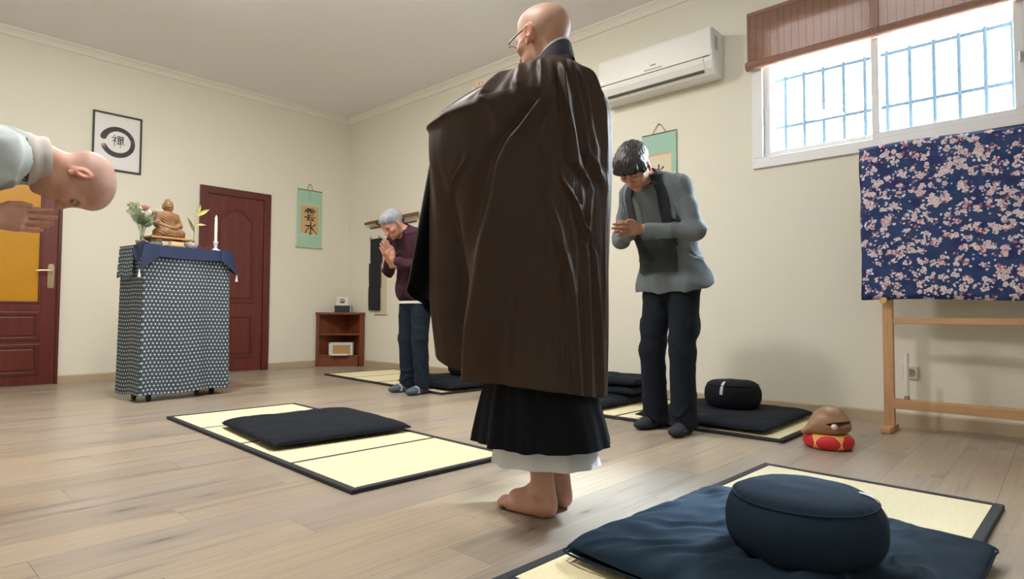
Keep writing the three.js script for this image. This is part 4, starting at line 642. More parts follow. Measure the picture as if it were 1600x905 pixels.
function headGeo(skin, o = {}) {
  const g = nets(HEADF, [-0.105, -0.175, -0.125], [0.105, 0.13, 0.13], 0.0038);
  return paint(g, (x, y, z) => {
    let c = [...skin]; const n = 1 + 0.08 * fbm(x * 30, y * 30, z * 30, 3); c = c.map((q) => q * n);
    const to = (d, t) => { c = c.map((q, i) => mix(q, d[i], t)); };
    if (z > 0.07 && Math.abs(x) < 0.024 && y > -0.073 && y < -0.048) to([skin[0] * 0.85, skin[1] * 0.55, skin[2] * 0.5], 0.7 * smooth(0.024, 0.016, Math.abs(x)));
    const ey = Math.abs(y - (-0.0015)) < 0.0035 && Math.abs(Math.abs(x) - 0.031) < 0.014 && z > 0.07; if (ey) to([0.03, 0.02, 0.015], 0.85);
    if (o.brow && z > 0.06 && Math.abs(y - (0.021 - Math.abs(Math.abs(x) - 0.03) * 0.25)) < 0.0055 && Math.abs(x) > 0.012 && Math.abs(x) < 0.05) to(o.brow, 0.85);
    if (Math.abs(x) > 0.076 && z < 0.02) to([skin[0] * 1.02, skin[1] * 0.72, skin[2] * 0.66], 0.6);
    if (o.stubble) { const s = smooth(0.0, 0.05, y + 0.55 * (-z + 0.02)) * (Math.abs(x) > 0.077 ? 0 : 1) * (z > 0.075 && y < 0.06 ? 0 : 1); to(o.stubble, 0.45 * s * (0.8 + 0.4 * (noise(x * 160, y * 160, z * 160)))); }
    return c;
  });
}
// right hand in its own frame: y along the fingers, +x out of the palm, +z towards the thumb
function handGeo(skin, o = {}) {
  const zs = [0.029, 0.010, -0.010, -0.028], L = [0.074, 0.083, 0.076, 0.058], y0 = [0.088, 0.092, 0.088, 0.080], pr = [cap([0, -0.05, 0], [0, 0.012, 0], 0.026, 0.026, 0.02)], b = o.bend ?? 0.05;
  for (let i = 0; i < 4; i++) pr.push(cap([0, 0.004, zs[i] * 0.55], [0, y0[i], zs[i]], 0.014, 0.0115, 0.012));
  pr.push(ell([0.006, 0.038, 0.020], [0.013, 0.030, 0.015], 0.012));
  for (let i = 0; i < 4; i++) { let p = [0, y0[i], zs[i]], a = 0.02; const sp = (o.spread ?? 0.04) * (1.5 - i); for (let k = 0; k < 3; k++) { const l = L[i] * [0.44, 0.31, 0.25][k], q = [p[0] + Math.sin(a) * l, p[1] + Math.cos(a) * l * Math.cos(sp), p[2] + Math.sin(sp) * l]; const r = [0.0095, 0.0086, 0.0078, 0.0066]; pr.push(cap(p, q, r[k] * (i === 3 ? 0.88 : 1), r[k + 1] * (i === 3 ? 0.88 : 1), 0.003)); p = q; a += b; } }
  const th = o.thumb ?? [[0.004, 0.022, 0.022], [0.006, 0.056, 0.043], [0.006, 0.088, 0.047], [0.006, 0.110, 0.044]];
  pr.push(cap(th[0], th[1], 0.0135, 0.011, 0.010), cap(th[1], th[2], 0.0105, 0.0095, 0.003), cap(th[2], th[3], 0.0095, 0.0075, 0.003));
  const g = nets(field(pr), [-0.04, -0.065, -0.05], [0.05, 0.19, 0.075], 0.003);
  return paint(g, (x, y, z) => { const n = 1 + 0.10 * fbm(x * 40, y * 40, z * 40, 3); return [skin[0] * n, skin[1] * n * (y > 0.15 ? 0.94 : 1), skin[2] * n]; });
}
// place a hand: palm normal px, fingers along dir; left hands are mirrored
function putHand(geo, wrist, dir, thumbDir, left) {
  const Y = V(...nrm3(dir)); let Z = V(...thumbDir); Z.addScaledVector(Y, -Z.dot(Y)).normalize(); const X = Y.clone().cross(Z);
  const g = geo.clone(); if (left) { g.scale(-1, 1, 1); const i = g.index.array; for (let k = 0; k < i.length; k += 3) { const t = i[k + 1]; i[k + 1] = i[k + 2]; i[k + 2] = t; } const n = g.attributes.normal; for (let k = 0; k < n.count; k++) n.setX(k, Math.abs(1) * n.getX(k)); }
  return g.applyMatrix4(new THREE.Matrix4().makeBasis(X, Y, Z).setPosition(...wrist));
}
function footGeo(skin) {    // left foot, origin at the ankle's floor point, z forward, x outwards (to the left)
  const pr = [cap([0, 0.30, -0.035], [0, 0.085, -0.045], 0.044, 0.036, 0.02), ell([0, 0.035, -0.068], [0.032, 0.035, 0.036], 0.02), cap([0, 0.075, -0.04], [-0.006, 0.040, 0.075], 0.036, 0.026, 0.03), cap([0.014, 0.026, -0.05], [0.026, 0.020, 0.075], 0.024, 0.020, 0.02), cap([-0.018, 0.030, 0.02], [-0.028, 0.024, 0.085], 0.022, 0.022, 0.02), ell([0.036, 0.085, -0.048], [0.010, 0.013, 0.012], 0.012), ell([-0.034, 0.092, -0.044], [0.010, 0.014, 0.013], 0.012), cap([0, 0.17, -0.07], [0, 0.06, -0.092], 0.012, 0.010, 0.025)];
  const tx = [-0.031, -0.010, 0.006, 0.020, 0.033], tz = [0.150, 0.148, 0.139, 0.127, 0.113], tr = [0.0140, 0.0098, 0.0092, 0.0088, 0.0085];
  for (let i = 0; i < 5; i++) { pr.push(cap([tx[i] * 0.92, 0.022, 0.08], [tx[i], 0.017, tz[i] - 0.014], tr[i] * 1.02, tr[i] * 0.92, 0.006)); pr.push(cap([tx[i], 0.017, tz[i] - 0.014], [tx[i], 0.0125, tz[i]], tr[i] * 0.95, tr[i], 0.003)); }
  const f = field(pr), g = nets((x, y, z) => Math.max(f(x, y, z), 0.001 - y), [-0.06, -0.006, -0.12], [0.065, 0.30, 0.17], 0.0034);
  return paint(g, (x, y, z) => { const n = 1 + 0.10 * fbm(x * 30, y * 30, z * 30, 3), red = z > 0.10 ? 0.88 : y < 0.03 && z < -0.05 ? 0.9 : 1; return [skin[0] * n, skin[1] * n * red, skin[2] * n * red]; });
}
function mirrorX(g) { const q = g.clone().scale(-1, 1, 1); const i = q.index.array; for (let k = 0; k < i.length; k += 3) { const t = i[k + 1]; i[k + 1] = i[k + 2]; i[k + 2] = t; } return q; }
const SKINM = phys({ color: 0xffffff, vertexColors: true, roughness: 0.52, specularIntensity: 0.6 });
const headMatrix = (S) => new THREE.Matrix4().makeRotationFromEuler(new THREE.Euler(S.headPitch * D, (S.headYaw ?? 0) * D, (S.headRoll ?? 0) * D, 'YXZ')).scale(V(1, 1, 1).multiplyScalar(S.headScale ?? 1)).setPosition(...S.head);
const headPoint = (S, p) => V(...p).applyMatrix4(headMatrix(S)).toArray();
function torsoPrims(S, e) {    // e: how far outside the body
  const w = (c, hx, r, k = 0.06) => cap([c[0] - hx, c[1], c[2]], [c[0] + hx, c[1], c[2]], r + e, r + e, k);
  return [w(S.pelvis, 0.075, 0.105), w(lerp3(S.pelvis, S.waist, 0.5), 0.065, 0.10), w(S.waist, 0.062, 0.098), w(lerp3(S.waist, S.chest, 0.5), 0.078, 0.102), w(S.chest, 0.088, 0.106), w(lerp3(S.chest, S.neckBase, 0.55), 0.085, 0.078), cap(S.shL, S.neckBase, 0.058 + e, 0.06 + e, 0.05), cap(S.shR, S.neckBase, 0.058 + e, 0.06 + e, 0.05)];
}
const legPrims = (S, e) => ['L', 'R'].flatMap((s) => [cap(S['hip' + s], S['kn' + s], 0.085 + e, 0.060 + e, 0.04), cap(S['kn' + s], S['an' + s], 0.056 + e, 0.038 + e, 0.02)]);
const armPrims = (S, e, s) => [cap(S['sh' + s], S['el' + s], 0.050 + e, 0.041 + e, 0.03), cap(S['el' + s], S['wr' + s], 0.040 + e, 0.027 + e, 0.02)];
function bodyGeo(S, skin) {
  const nb = headPoint(S, [0, -0.06, -0.03]);
  const f = field([...torsoPrims(S, -0.012), ...legPrims(S, -0.006), ...armPrims(S, -0.006, 'L'), ...armPrims(S, -0.006, 'R'), cap(S.neckBase, nb, 0.060, 0.053, 0.04)]);
  const pts = Object.values(S).filter((v) => Array.isArray(v) && v.length === 3), lo = [0, 1, 2].map((i) => Math.min(...pts.map((p) => p[i])) - 0.16), hi = [0, 1, 2].map((i) => Math.max(...pts.map((p) => p[i])) + 0.16);
  return paint(nets(f, lo, hi, 0.012), () => skin);
}
// a garment from distance functions, with folds
function garment(f, S, cell, fold, ylo = -9, yhi = 9) {
  const pts = Object.values(S).filter((v) => Array.isArray(v) && v.length === 3 && v[1] > ylo - 0.1 && v[1] < yhi + 0.2), lo = [0, 1, 2].map((i) => Math.min(...pts.map((p) => p[i])) - 0.22), hi = [0, 1, 2].map((i) => Math.max(...pts.map((p) => p[i])) + 0.22);
  lo[1] = Math.max(lo[1], ylo); hi[1] = Math.min(hi[1], yhi);
  const h = fold ? (x, y, z) => { const d = f(x, y, z); return Math.abs(d) < 0.04 ? d + fold(x, y, z) : d; } : f;
  return nets(h, lo, hi, cell);
}
const smin = (a, b, k) => { const h = clamp(0.5 + 0.5 * (b - a) / k); return mix(b, a, h) - k * h * (1 - h); };
const crease = (x, y, z, w = 0.10) => { const n = noise(x, y, z) / w; return Math.exp(-n * n); };
const ridged = (x, y, z) => 1 - Math.abs(noise(x, y, z)) * 2.2;
function sleeve(S, s, e0, e1, end) {   // cut square at the cuff
  const w = S['wr' + s], dir = nrm3(sub3(w, S['el' + s])), c = add3(w, dir, end);
  const f = field([cap(S['sh' + s], S['el' + s], 0.050 + e0, 0.040 + e0 * 0.7, 0.04), cap(S['el' + s], add3(w, dir, 0.06), 0.040 + e0 * 0.7, 0.027 + e1, 0.03)]);
  return (x, y, z) => Math.max(f(x, y, z), (x - c[0]) * dir[0] + (y - c[1]) * dir[1] + (z - c[2]) * dir[2]);
}
function shirt(S, o) {
  const t = field(torsoPrims(S, o.e)), sl = sleeve(S, 'L', o.e + 0.004, o.cuff ?? 0.006, o.end ?? -0.01), sr = sleeve(S, 'R', o.e + 0.004, o.cuff ?? 0.006, o.end ?? -0.01);
  const extra = o.extra ? field(o.extra) : null, nb = headPoint(S, [0, -0.09, -0.035]), up = nrm3(sub3(nb, S.neckBase));
  const hole = field([cap(add3(S.neckBase, up, 0.03), add3(nb, up, 0.12), o.neck ?? 0.062, (o.neck ?? 0.062) + 0.02, 0.01)]);
  return (x, y, z) => { let d = t(x, y, z); if (extra) d = smin(d, extra(x, y, z), 0.06); d = smin(d, sl(x, y, z), 0.035); d = smin(d, sr(x, y, z), 0.035); d = Math.max(d, -hole(x, y, z)); return Math.max(d, (x - o.hem[0][0]) * o.hem[1][0] + (y - o.hem[0][1]) * o.hem[1][1] + (z - o.hem[0][2]) * o.hem[1][2]); };
}
function trousers(S, o) {
  const f = field([cap([S.pelvis[0] - 0.07, S.pelvis[1] + 0.06, S.pelvis[2]], [S.pelvis[0] + 0.07, S.pelvis[1] + 0.06, S.pelvis[2]], 0.108 + o.e, 0.108 + o.e, 0.05), ...torsoPrims(S, o.e).slice(0, 2), ...['L', 'R'].flatMap((s) => [cap(S['hip' + s], S['kn' + s], 0.092 + o.e, 0.072 + o.e, 0.05), cap(S['kn' + s], add3(S['an' + s], [0, -0.05, 0]), 0.070 + o.e, o.ank ?? 0.068, 0.02)]), ...(o.extra ?? [])]);
  return (x, y, z) => Math.max(f(x, y, z), o.cut - y, y - (S.pelvis[1] + 0.12));
}
const trouserFold = (a, seed) => (x, y, z) => -a * 0.55 * crease(x * 4 + seed, y * 6.5 + x * 3 + 0.5 * noise(x * 9, y * 5, z * 9), z * 4, 0.12) * (0.35 + 0.9 * smooth(0.34, 0.05, y) + 0.6 * smooth(0.2, 0, Math.abs(y - 0.5)) + 0.5 * smooth(0.72, 0.86, y)) - a * 0.3 * noise(x * 12, y * 8, z * 12 + seed) + a * 0.3;
function slipperGeo(o = {}) { const f = field([cap([0, 0.034, -0.06], [0, 0.032, 0.06], 0.034, 0.040, 0.03), ell([0.004, 0.030, 0.105], [0.044, 0.028, 0.055], 0.03), ...(o.open ? [] : [cap([0, 0.05, -0.045], [0, 0.13, -0.045], 0.042, 0.042, 0.03)])]); return nets((x, y, z) => Math.max(f(x, y, z), 0.002 - y), [-0.07, -0.008, -0.13], [0.07, 0.18, 0.19], 0.005); }
const place = (g, x, y, z, ry) => g.clone().rotateY(ry).translate(x, y, z);
const colourless = (g) => { const q = g.clone(); if (q.attributes.color) q.deleteAttribute('color'); if (q.attributes.uv) q.deleteAttribute('uv'); return q; };
function bodyMesh(S, skin, hands, o = {}) {
  const gs = [bodyGeo(S, skin), headGeo(skin, o).applyMatrix4(headMatrix(S))];
  const hg = handGeo(skin, hands);
  gs.push(putHand(hg, S.wrR, hands.dir, hands.thumbDir, false), putHand(hg, S.wrL, hands.dir, hands.thumbDir, true));
  if (o.feet) gs.push(...o.feet);
  return joined(gs);
}
// ---------------------------------------------------------------- dark haired man
{
  const S = { pelvis: [0, 0.92, -0.03], waist: [0, 1.06, 0.0], chest: [0, 1.27, 0.09], neckBase: [0, 1.445, 0.19], head: [0, 1.515, 0.345], headPitch: 52, headYaw: 10, headScale: 1.07, shL: [0.165, 1.405, 0.15], shR: [-0.165, 1.405, 0.15], elL: [0.27, 1.145, 0.15], elR: [-0.27, 1.14, 0.12], wrL: [0.022, 1.165, 0.33], wrR: [-0.022, 1.165, 0.33], hipL: [0.09, 0.86, -0.02], hipR: [-0.09, 0.86, -0.02], knL: [0.10, 0.47, 0.03], knR: [-0.11, 0.47, 0.02], anL: [0.10, 0.085, 0.01], anR: [-0.12, 0.085, -0.03] };
  const skin = [0.46, 0.245, 0.165], p = thing('person', 'dark haired man in a grey shirt bowing with joined palms by the wall', 'person', [3.29, 0.0, -1.74], -Math.PI / 2 - 0.10);
  mesh('body', bodyMesh(S, skin, { dir: [0, -0.12, 1], thumbDir: [0, 1, 0.1], bend: 0.05 }, { brow: [0.02, 0.017, 0.015] }), SKINM, p);
  // hair: a thick fringe falling forward
  const hp = field([ell([0, 0.044, -0.018], [0.085, 0.090, 0.105], 0.02), ell([0, 0.072, 0.045], [0.074, 0.05, 0.062], 0.03), ell([0.03, 0.050, 0.088], [0.040, 0.030, 0.022], 0.02, [25, 0, 0]), ell([-0.03, 0.050, 0.088], [0.040, 0.030, 0.022], 0.02, [25, 0, 0]), ell([0.066, 0.03, 0.03], [0.020, 0.045, 0.035], 0.02), ell([-0.066, 0.03, 0.03], [0.020, 0.045, 0.035], 0.02)]);
  const cut = field([ell([0, -0.055, 0.085], [0.080, 0.085, 0.075], 0.01), ell([0, -0.13, -0.02], [0.12, 0.095, 0.14], 0.01), ell([0.095, -0.012, -0.006], [0.025, 0.032, 0.024], 0.01), ell([-0.095, -0.012, -0.006], [0.025, 0.032, 0.024], 0.01)]);
  const hg = nets((x, y, z) => { const d = Math.max(hp(x, y, z), -cut(x, y, z)); return Math.abs(d) < 0.02 ? d + 0.0035 * noise(x * 130, y * 26 + z * 10, z * 60) + 0.003 * noise(x * 40, y * 14, z * 30) : d; }, [-0.12, -0.10, -0.15], [0.12, 0.16, 0.15], 0.004);
  mesh('hair', hg.applyMatrix4(headMatrix(S)), std(new THREE.Color(0.012, 0.011, 0.012), 0.45), p, 'short black hair with a fringe');
  const sf = shirt(S, { e: 0.018, cuff: 0.012, end: -0.02, neck: 0.066, hem: [[0, 0.80, 0.12], nrm3([0, -1, -0.30])], extra: [cap([-0.10, 0.86, -0.04], [0.10, 0.86, -0.04], 0.15, 0.15, 0.08), cap([0, 1.0, -0.03], [0, 0.86, -0.10], 0.13, 0.14, 0.08)] });
  mesh('shirt', garment(sf, S, 0.0075, (x, y, z) => { const arm = smooth(0.16, 0.22, Math.abs(x)) * smooth(1.0, 1.06, y); return -0.005 * noise(x * 9, y * 7, z * 9) - (0.009 - 0.004 * arm) * crease(x * 5 + y * 2.5 * (1 - arm), y * mix(2.6, 7, arm) - x * 2.2, z * 5 + 11.5, 0.13) + 0.009; }, 0.68, 1.62), dull(0.135, 0.160, 0.175), p, 'loose grey long sleeved shirt');
  // black bib with straps hung round the neck
  const chestF = field([...torsoPrims(S, 0.018), cap([-0.10, 0.86, -0.04], [0.10, 0.86, -0.04], 0.15, 0.15, 0.08)]), proj = (x, y) => { let z = 0.6; for (let i = 0; i < 90; i++) { const d = chestF(x, y, z); if (d < 0.0015) break; z -= Math.max(0.002, d * 0.6); } return z; };
  const strapM = std(new THREE.Color(0.014, 0.018, 0.026), 0.85, { side: THREE.DoubleSide });
  for (const s of [-1, 1]) mesh('bib_strap', gridGeo(4, 40, (u, v) => { const y = mix(1.50, 1.08, v), cx = s * mix(0.075, 0.115, smooth(0, 0.35, v)), x = cx + (u - 0.5) * 0.055; return [x, y, proj(x, Math.min(y, 1.47)) + 0.007 - (y > 1.47 ? (y - 1.47) * 2.4 : 0)]; }), strapM, p, 'black strap');
  mesh('bib', gridGeo(20, 16, (u, v) => { const x = mix(-0.13, 0.13, u), y = mix(1.12, 0.93, v); return [x, y, proj(x, Math.max(y, 1.0)) + 0.012 + 0.004 * Math.sin(u * 12)]; }), strapM, p, 'black rectangular bib panel');
  mesh('collar', new THREE.TorusGeometry(0.064, 0.011, 10, 40, Math.PI * 2).rotateX(Math.PI / 2).rotateX(0.75).translate(0, 1.468, 0.205), strapM, p, 'dark collar');
  mesh('trousers', garment(trousers(S, { e: 0.006, ank: 0.080, cut: 0.035, extra: [ell([0.165, 0.62, 0.0], [0.022, 0.08, 0.065], 0.012), ell([-0.178, 0.62, -0.01], [0.022, 0.08, 0.065], 0.012)] }), S, 0.009, trouserFold(0.014, 3), 0.0, 1.06), dull(0.010, 0.013, 0.020), p, 'black cargo trousers');
  const sg = slipperGeo(); for (const [x, z, r] of [[0.105, 0.03, 0.15], [-0.125, -0.01, -0.15]]) mesh('sock', place(sg, x, 0, z, r), std(new THREE.Color(0.020, 0.024, 0.032), 0.9), p, 'dark sock');
}
// ---------------------------------------------------------------- grey haired man
{
  const S = { pelvis: [0, 0.90, -0.03], waist: [0, 1.03, -0.02], chest: [0, 1.22, 0.03], neckBase: [0, 1.375, 0.10], head: [0, 1.435, 0.225], headPitch: 40, shL: [0.175, 1.335, 0.07], shR: [-0.175, 1.335, 0.07], elL: [0.27, 1.06, 0.08], elR: [-0.27, 1.06, 0.08], wrL: [0.021, 1.13, 0.235], wrR: [-0.021, 1.13, 0.235], hipL: [0.09, 0.84, -0.02], hipR: [-0.09, 0.84, -0.02], knL: [0.095, 0.46, 0.0], knR: [-0.095, 0.46, 0.0], anL: [0.10, 0.085, -0.03], anR: [-0.11, 0.085, -0.03] };
  const skin = [0.52, 0.27, 0.19], p = thing('person', 'grey haired man in a maroon sweatshirt praying near the corner shelf', 'person', [3.29, 0.0, -4.17], -Math.PI / 2 - 0.05);
  mesh('body', bodyMesh(S, skin, { dir: [0, 0.86, 0.5], thumbDir: [0, 0.5, -0.86], bend: 0.03 }, { brow: [0.25, 0.24, 0.23] }), SKINM, p);
  const hp = field([ell([0, 0.040, -0.018], [0.081, 0.087, 0.102], 0.02), ell([0, 0.068, 0.022], [0.070, 0.050, 0.065], 0.03)]), cut = field([ell([0, -0.045, 0.090], [0.082, 0.092, 0.07], 0.01), ell([0, -0.13, -0.01], [0.12, 0.09, 0.14], 0.01), ell([0.092, -0.012, -0.006], [0.022, 0.034, 0.024], 0.01), ell([-0.092, -0.012, -0.006], [0.022, 0.034, 0.024], 0.01)]);
  const hg = nets((x, y, z) => { const d = Math.max(hp(x, y, z), -cut(x, y, z)); return Math.abs(d) < 0.02 ? d + 0.002 * noise(x * 90, y * 40, z * 60) : d; }, [-0.11, -0.08, -0.14], [0.11, 0.15, 0.12], 0.004);
  mesh('hair', paint(hg, (x, y, z) => { const n = 1 + 0.5 * noise(x * 120, y * 50, z * 90); return [n, n, n]; }).applyMatrix4(headMatrix(S)), std(new THREE.Color(0.24, 0.255, 0.27), 0.75, { vertexColors: true }), p, 'short grey hair');
  const sf = shirt(S, { e: 0.016, cuff: 0.012, end: -0.015, neck: 0.07, hem: [[0, 0.79, 0.0], [0, -1, -0.05]], extra: [cap([-0.07, 0.88, -0.03], [0.07, 0.88, -0.03], 0.130, 0.130, 0.06)] });
  mesh('sweatshirt', garment(sf, S, 0.009, (x, y, z) => -0.004 * noise(x * 9, y * 7, z * 9 + 4) - 0.011 * crease(x * 5 + 9, y * 5 - x * 3, z * 5, 0.13) + 0.008, 0.7, 1.5), dull(0.045, 0.018, 0.029), p, 'maroon sweatshirt');
  mesh('collar', new THREE.TorusGeometry(0.067, 0.013, 10, 40).rotateX(Math.PI / 2).rotateX(0.55).translate(0, 1.40, 0.118), std(new THREE.Color(0.20, 0.17, 0.20), 0.85), p, 'greyish shirt collar');
  mesh('undershirt_hem', gridGeo(48, 4, (u, v) => { const a = -u * 6.2832; return [Math.cos(a) * 0.196, 0.792 - 0.022 * v, -0.03 + Math.sin(a) * 0.130]; }, true), std(0xd8d4cc, 0.85, { side: THREE.DoubleSide }), p, 'white undershirt hem');
  mesh('trousers', garment(trousers(S, { e: 0.004, ank: 0.068, cut: 0.045 }), S, 0.010, trouserFold(0.014, 8), 0.0, 1.0), dull(0.012, 0.020, 0.032), p, 'dark blue jeans');
  const sg = slipperGeo({ open: true });
  for (const [x, z, r] of [[0.105, 0.0, 0.15], [-0.115, 0.0, -0.15]]) { const s = mesh('slipper', place(sg, x, 0, z, r), std(new THREE.Color(0.07, 0.09, 0.115), 0.85), p, 'grey slipper'); mesh('slipper_band', place(gridGeo(16, 4, (u, v) => { const a = mix(-0.15, 3.3, u); return [Math.cos(a) * 0.046, 0.022 + Math.sin(a) * 0.052, 0.045 + v * 0.025]; }), x, 0, z, r), std(0x9aa2ac, 0.8, { side: THREE.DoubleSide }), s); }
}
// ---------------------------------------------------------------- man bowing low at the picture's edge
{
  const S = { pelvis: [0, 0.93, -0.06], waist: [0, 1.02, 0.06], chest: [0, 1.12, 0.26], neckBase: [0, 1.185, 0.475], head: [0, 1.142, 0.655], headPitch: 100, shL: [0.17, 1.16, 0.41], shR: [-0.17, 1.16, 0.41], elL: [0.25, 0.93, 0.24], elR: [-0.25, 0.93, 0.24], wrL: [0.020, 0.985, 0.425], wrR: [-0.020, 0.985, 0.425], hipL: [0.09, 0.87, -0.06], hipR: [-0.09, 0.87, -0.06], knL: [0.10, 0.47, -0.03], knR: [-0.10, 0.47, -0.03], anL: [0.10, 0.085, -0.05], anR: [-0.10, 0.085, -0.05] };
  const skin = [0.50, 0.265, 0.19], p = thing('person', 'bald man in a pale grey jacket bowing low at the edge of the picture', 'person', [-0.15, 0.0, -2.50], Math.PI / 2);
  mesh('body', bodyMesh(S, skin, { dir: [0, 0.03, 1], thumbDir: [0, 1, 0], bend: 0.05, spread: 0.06 }, { stubble: [0.34, 0.26, 0.25], brow: [0.22, 0.14, 0.11] }), SKINM, p);
  const sf = shirt(S, { e: 0.022, cuff: 0.02, end: -0.03, neck: 0.070, hem: [[0, 0.80, -0.05], [0, -1, -0.2]], extra: [cap([-0.09, 0.88, -0.05], [0.09, 0.88, -0.05], 0.14, 0.14, 0.08)] });
  mesh('jacket', garment(sf, S, 0.008, (x, y, z) => -0.004 * noise(x * 9, y * 8, z * 9 + 7) - 0.012 * crease(x * 5 + 2, y * 5 + z * 3.5, z * 4.5, 0.12) + 0.008, 0.7, 1.4), dull(0.40, 0.44, 0.44), p, 'pale grey wrap jacket');
  const nb = headPoint(S, [0, -0.12, -0.042]), up = nrm3(sub3(headPoint(S, [0, -0.09, -0.035]), S.neckBase));
  const cg = gridGeo(48, 6, (u, v) => { const a = -u * 6.2832, r = 0.074 + 0.010 * v + 0.003 * Math.sin(v * 10); return [Math.cos(a) * r, mix(0.092, 0.03, v), Math.sin(a) * r * 1.02]; }, true);
  cg.applyMatrix4(new THREE.Matrix4().makeRotationFromQuaternion(new THREE.Quaternion().setFromUnitVectors(V(0, 1, 0), V(...up))).setPosition(...add3(S.neckBase, up, 0.012)));
  mesh('collar', cg, std(new THREE.Color(0.46, 0.42, 0.39), 0.85, { side: THREE.DoubleSide }), p, 'pinkish grey folded collar');
  mesh('trousers', garment(trousers(S, { e: 0.012, ank: 0.085, cut: 0.04 }), S, 0.012, trouserFold(0.012, 5), 0.0, 1.02), std(new THREE.Color(0.06, 0.07, 0.08), 0.85), p, 'dark grey loose trousers');
  const sg = slipperGeo(); for (const [x, z] of [[0.10, -0.02], [-0.10, -0.02]]) mesh('sock', place(sg, x, 0, z, 0), std(new THREE.Color(0.05, 0.05, 0.06), 0.9), p);
}
// ---------------------------------------------------------------- robed figure facing the altar
{
  const S = { pelvis: [0, 0.96, -0.02], waist: [0, 1.10, -0.02], chest: [0, 1.33, -0.03], neckBase: [0, 1.515, -0.035], head: [0, 1.695, 0.015], headPitch: 6, headYaw: -3, headScale: 1.07, shL: [0.17, 1.44, -0.03], shR: [-0.17, 1.44, -0.03], elL: [0.36, 1.29, 0.10], elR: [-0.36, 1.29, 0.10], wrL: [0.021, 1.45, 0.29], wrR: [-0.021, 1.45, 0.29], hipL: [0.085, 0.90, -0.02], hipR: [-0.085, 0.90, -0.02], knL: [0.085, 0.50, 0.0], knR: [-0.085, 0.50, 0.0], anL: [0.075, 0.16, -0.03], anR: [-0.075, 0.16, -0.03] };
  const skin = [0.50, 0.275, 0.195], p = thing('person', 'bald barefoot person in a long brown robe standing with back turned', 'person', [1.69, 0.0, -1.385], Math.PI - 0.03);
  const ft = footGeo(skin), feet = [ft.clone().rotateY(0.08).translate(0.078, 0, -0.006), mirrorX(ft).rotateY(-0.08).translate(-0.052, 0, 0.022)];
  mesh('body', bodyMesh(S, skin, { dir: [0, 0.93, 0.36], thumbDir: [0, 0.36, -0.93], bend: 0.03 }, { feet, stubble: [0.40, 0.29, 0.24], brow: [0.25, 0.18, 0.14] }), SKINM, p);
  // glasses
  const fm = std(0x1c1c20, 0.35, { metalness: 0.4 }), ggs = [];
  for (const s of [-1, 1]) { ggs.push(tube([[s * 0.080, 0.020, -0.012], [s * 0.080, 0.018, 0.02], [s * 0.072, 0.012, 0.085], [s * 0.066, 0.010, 0.102]], 0.0022, 16, 6), new THREE.TorusGeometry(0.021, 0.0016, 8, 24, Math.PI).scale(1.15, 0.5, 1).translate(s * 0.036, 0.002, 0.106)); }
  ggs.push(tube([[-0.012, 0.006, 0.108], [0, 0.010, 0.110], [0.012, 0.006, 0.108]], 0.0018, 8, 6));
  const gl = mesh('glasses', merge(ggs).applyMatrix4(headMatrix(S)), fm, p, 'thin dark framed glasses');
  mesh('lens', merge([-1, 1].map((s) => new THREE.CylinderGeometry(0.020, 0.020, 0.0015, 24).rotateX(Math.PI / 2).scale(1.15, 0.85, 1).translate(s * 0.036, 0.002, 0.106))).applyMatrix4(headMatrix(S)), M.glass, gl);
  // ---- brown robe: control curves round the body, angle from his left (0) to his front (90)
  const TH = [-90, -62, -36, -14, 6, 24, 38, 54, 72, 92, 118, 142, 164, 186, 210, 240];
  const lev = [
    { r: [.080, .080, .082, .084, .086, .088, .088, .088, .088, .088, .088, .088, .086, .084, .082, .080], y: [1.605, 1.603, 1.60, 1.595, 1.585, 1.575, 1.565, 1.555, 1.545, 1.54, 1.545, 1.565, 1.585, 1.595, 1.60, 1.603] },
    { r: [.130, .140, .155, .180, .200, .205, .205, .20, .185, .175, .19, .205, .205, .20, .185, .150], y: [1.555, 1.553, 1.545, 1.532, 1.515, 1.505, 1.51, 1.515, 1.51, 1.505, 1.50, 1.50, 1.515, 1.532, 1.548, 1.553] },
    { r: [.160, .175, .220, .290, .380, .422, .415, .395, .365, .345, .40, .425, .390, .295, .235, .190], y: [1.45, 1.45, 1.44, 1.415, 1.372, 1.350, 1.36, 1.395, 1.44, 1.475, 1.41, 1.36, 1.375, 1.415, 1.445, 1.45] },
    { r: [.163, .180, .226, .302, .394, .434, .425, .405, .370, .345, .40, .43, .385, .292, .238, .196], y: [1.35, 1.35, 1.345, 1.335, 1.315, 1.30, 1.305, 1.325, 1.35, 1.36, 1.33, 1.31, 1.315, 1.335, 1.35, 1.35] },
    { r: [.168, .185, .230, .310, .388, .422, .422, .403, .365, .335, .385, .41, .365, .28, .238, .198], y: [1.20, 1.20, 1.20, 1.20, 1.19, 1.18, 1.18, 1.19, 1.20, 1.21, 1.20, 1.19, 1.20, 1.20, 1.20, 1.20] },
    { r: [.172, .188, .232, .300, .365, .340, .412, .410, .365, .325, .365, .375, .335, .275, .232, .196], y: [0.98, 0.98, 0.98, 0.98, 0.98, 0.98, 0.98, 0.98, 0.98, 0.98, 0.98, 0.98, 0.98, 0.98, 0.98, 0.98] },
    { r: [.185, .202, .242, .302, .362, .250, .392, .415, .365, .315, .345, .345, .315, .262, .225, .200], y: [0.72, 0.72, 0.72, 0.72, 0.72, 0.72, 0.73, 0.76, 0.77, 0.75, 0.73, 0.72, 0.72, 0.72, 0.72, 0.72] },
    { r: [.200, .218, .255, .308, .362, .225, .362, .412, .365, .305, .325, .325, .295, .250, .216, .200], y: [0.41, 0.428, 0.445, 0.464, 0.474, 0.470, 0.505, 0.575, 0.61, 0.57, 0.50, 0.46, 0.43, 0.41, 0.40, 0.40] },
  ];
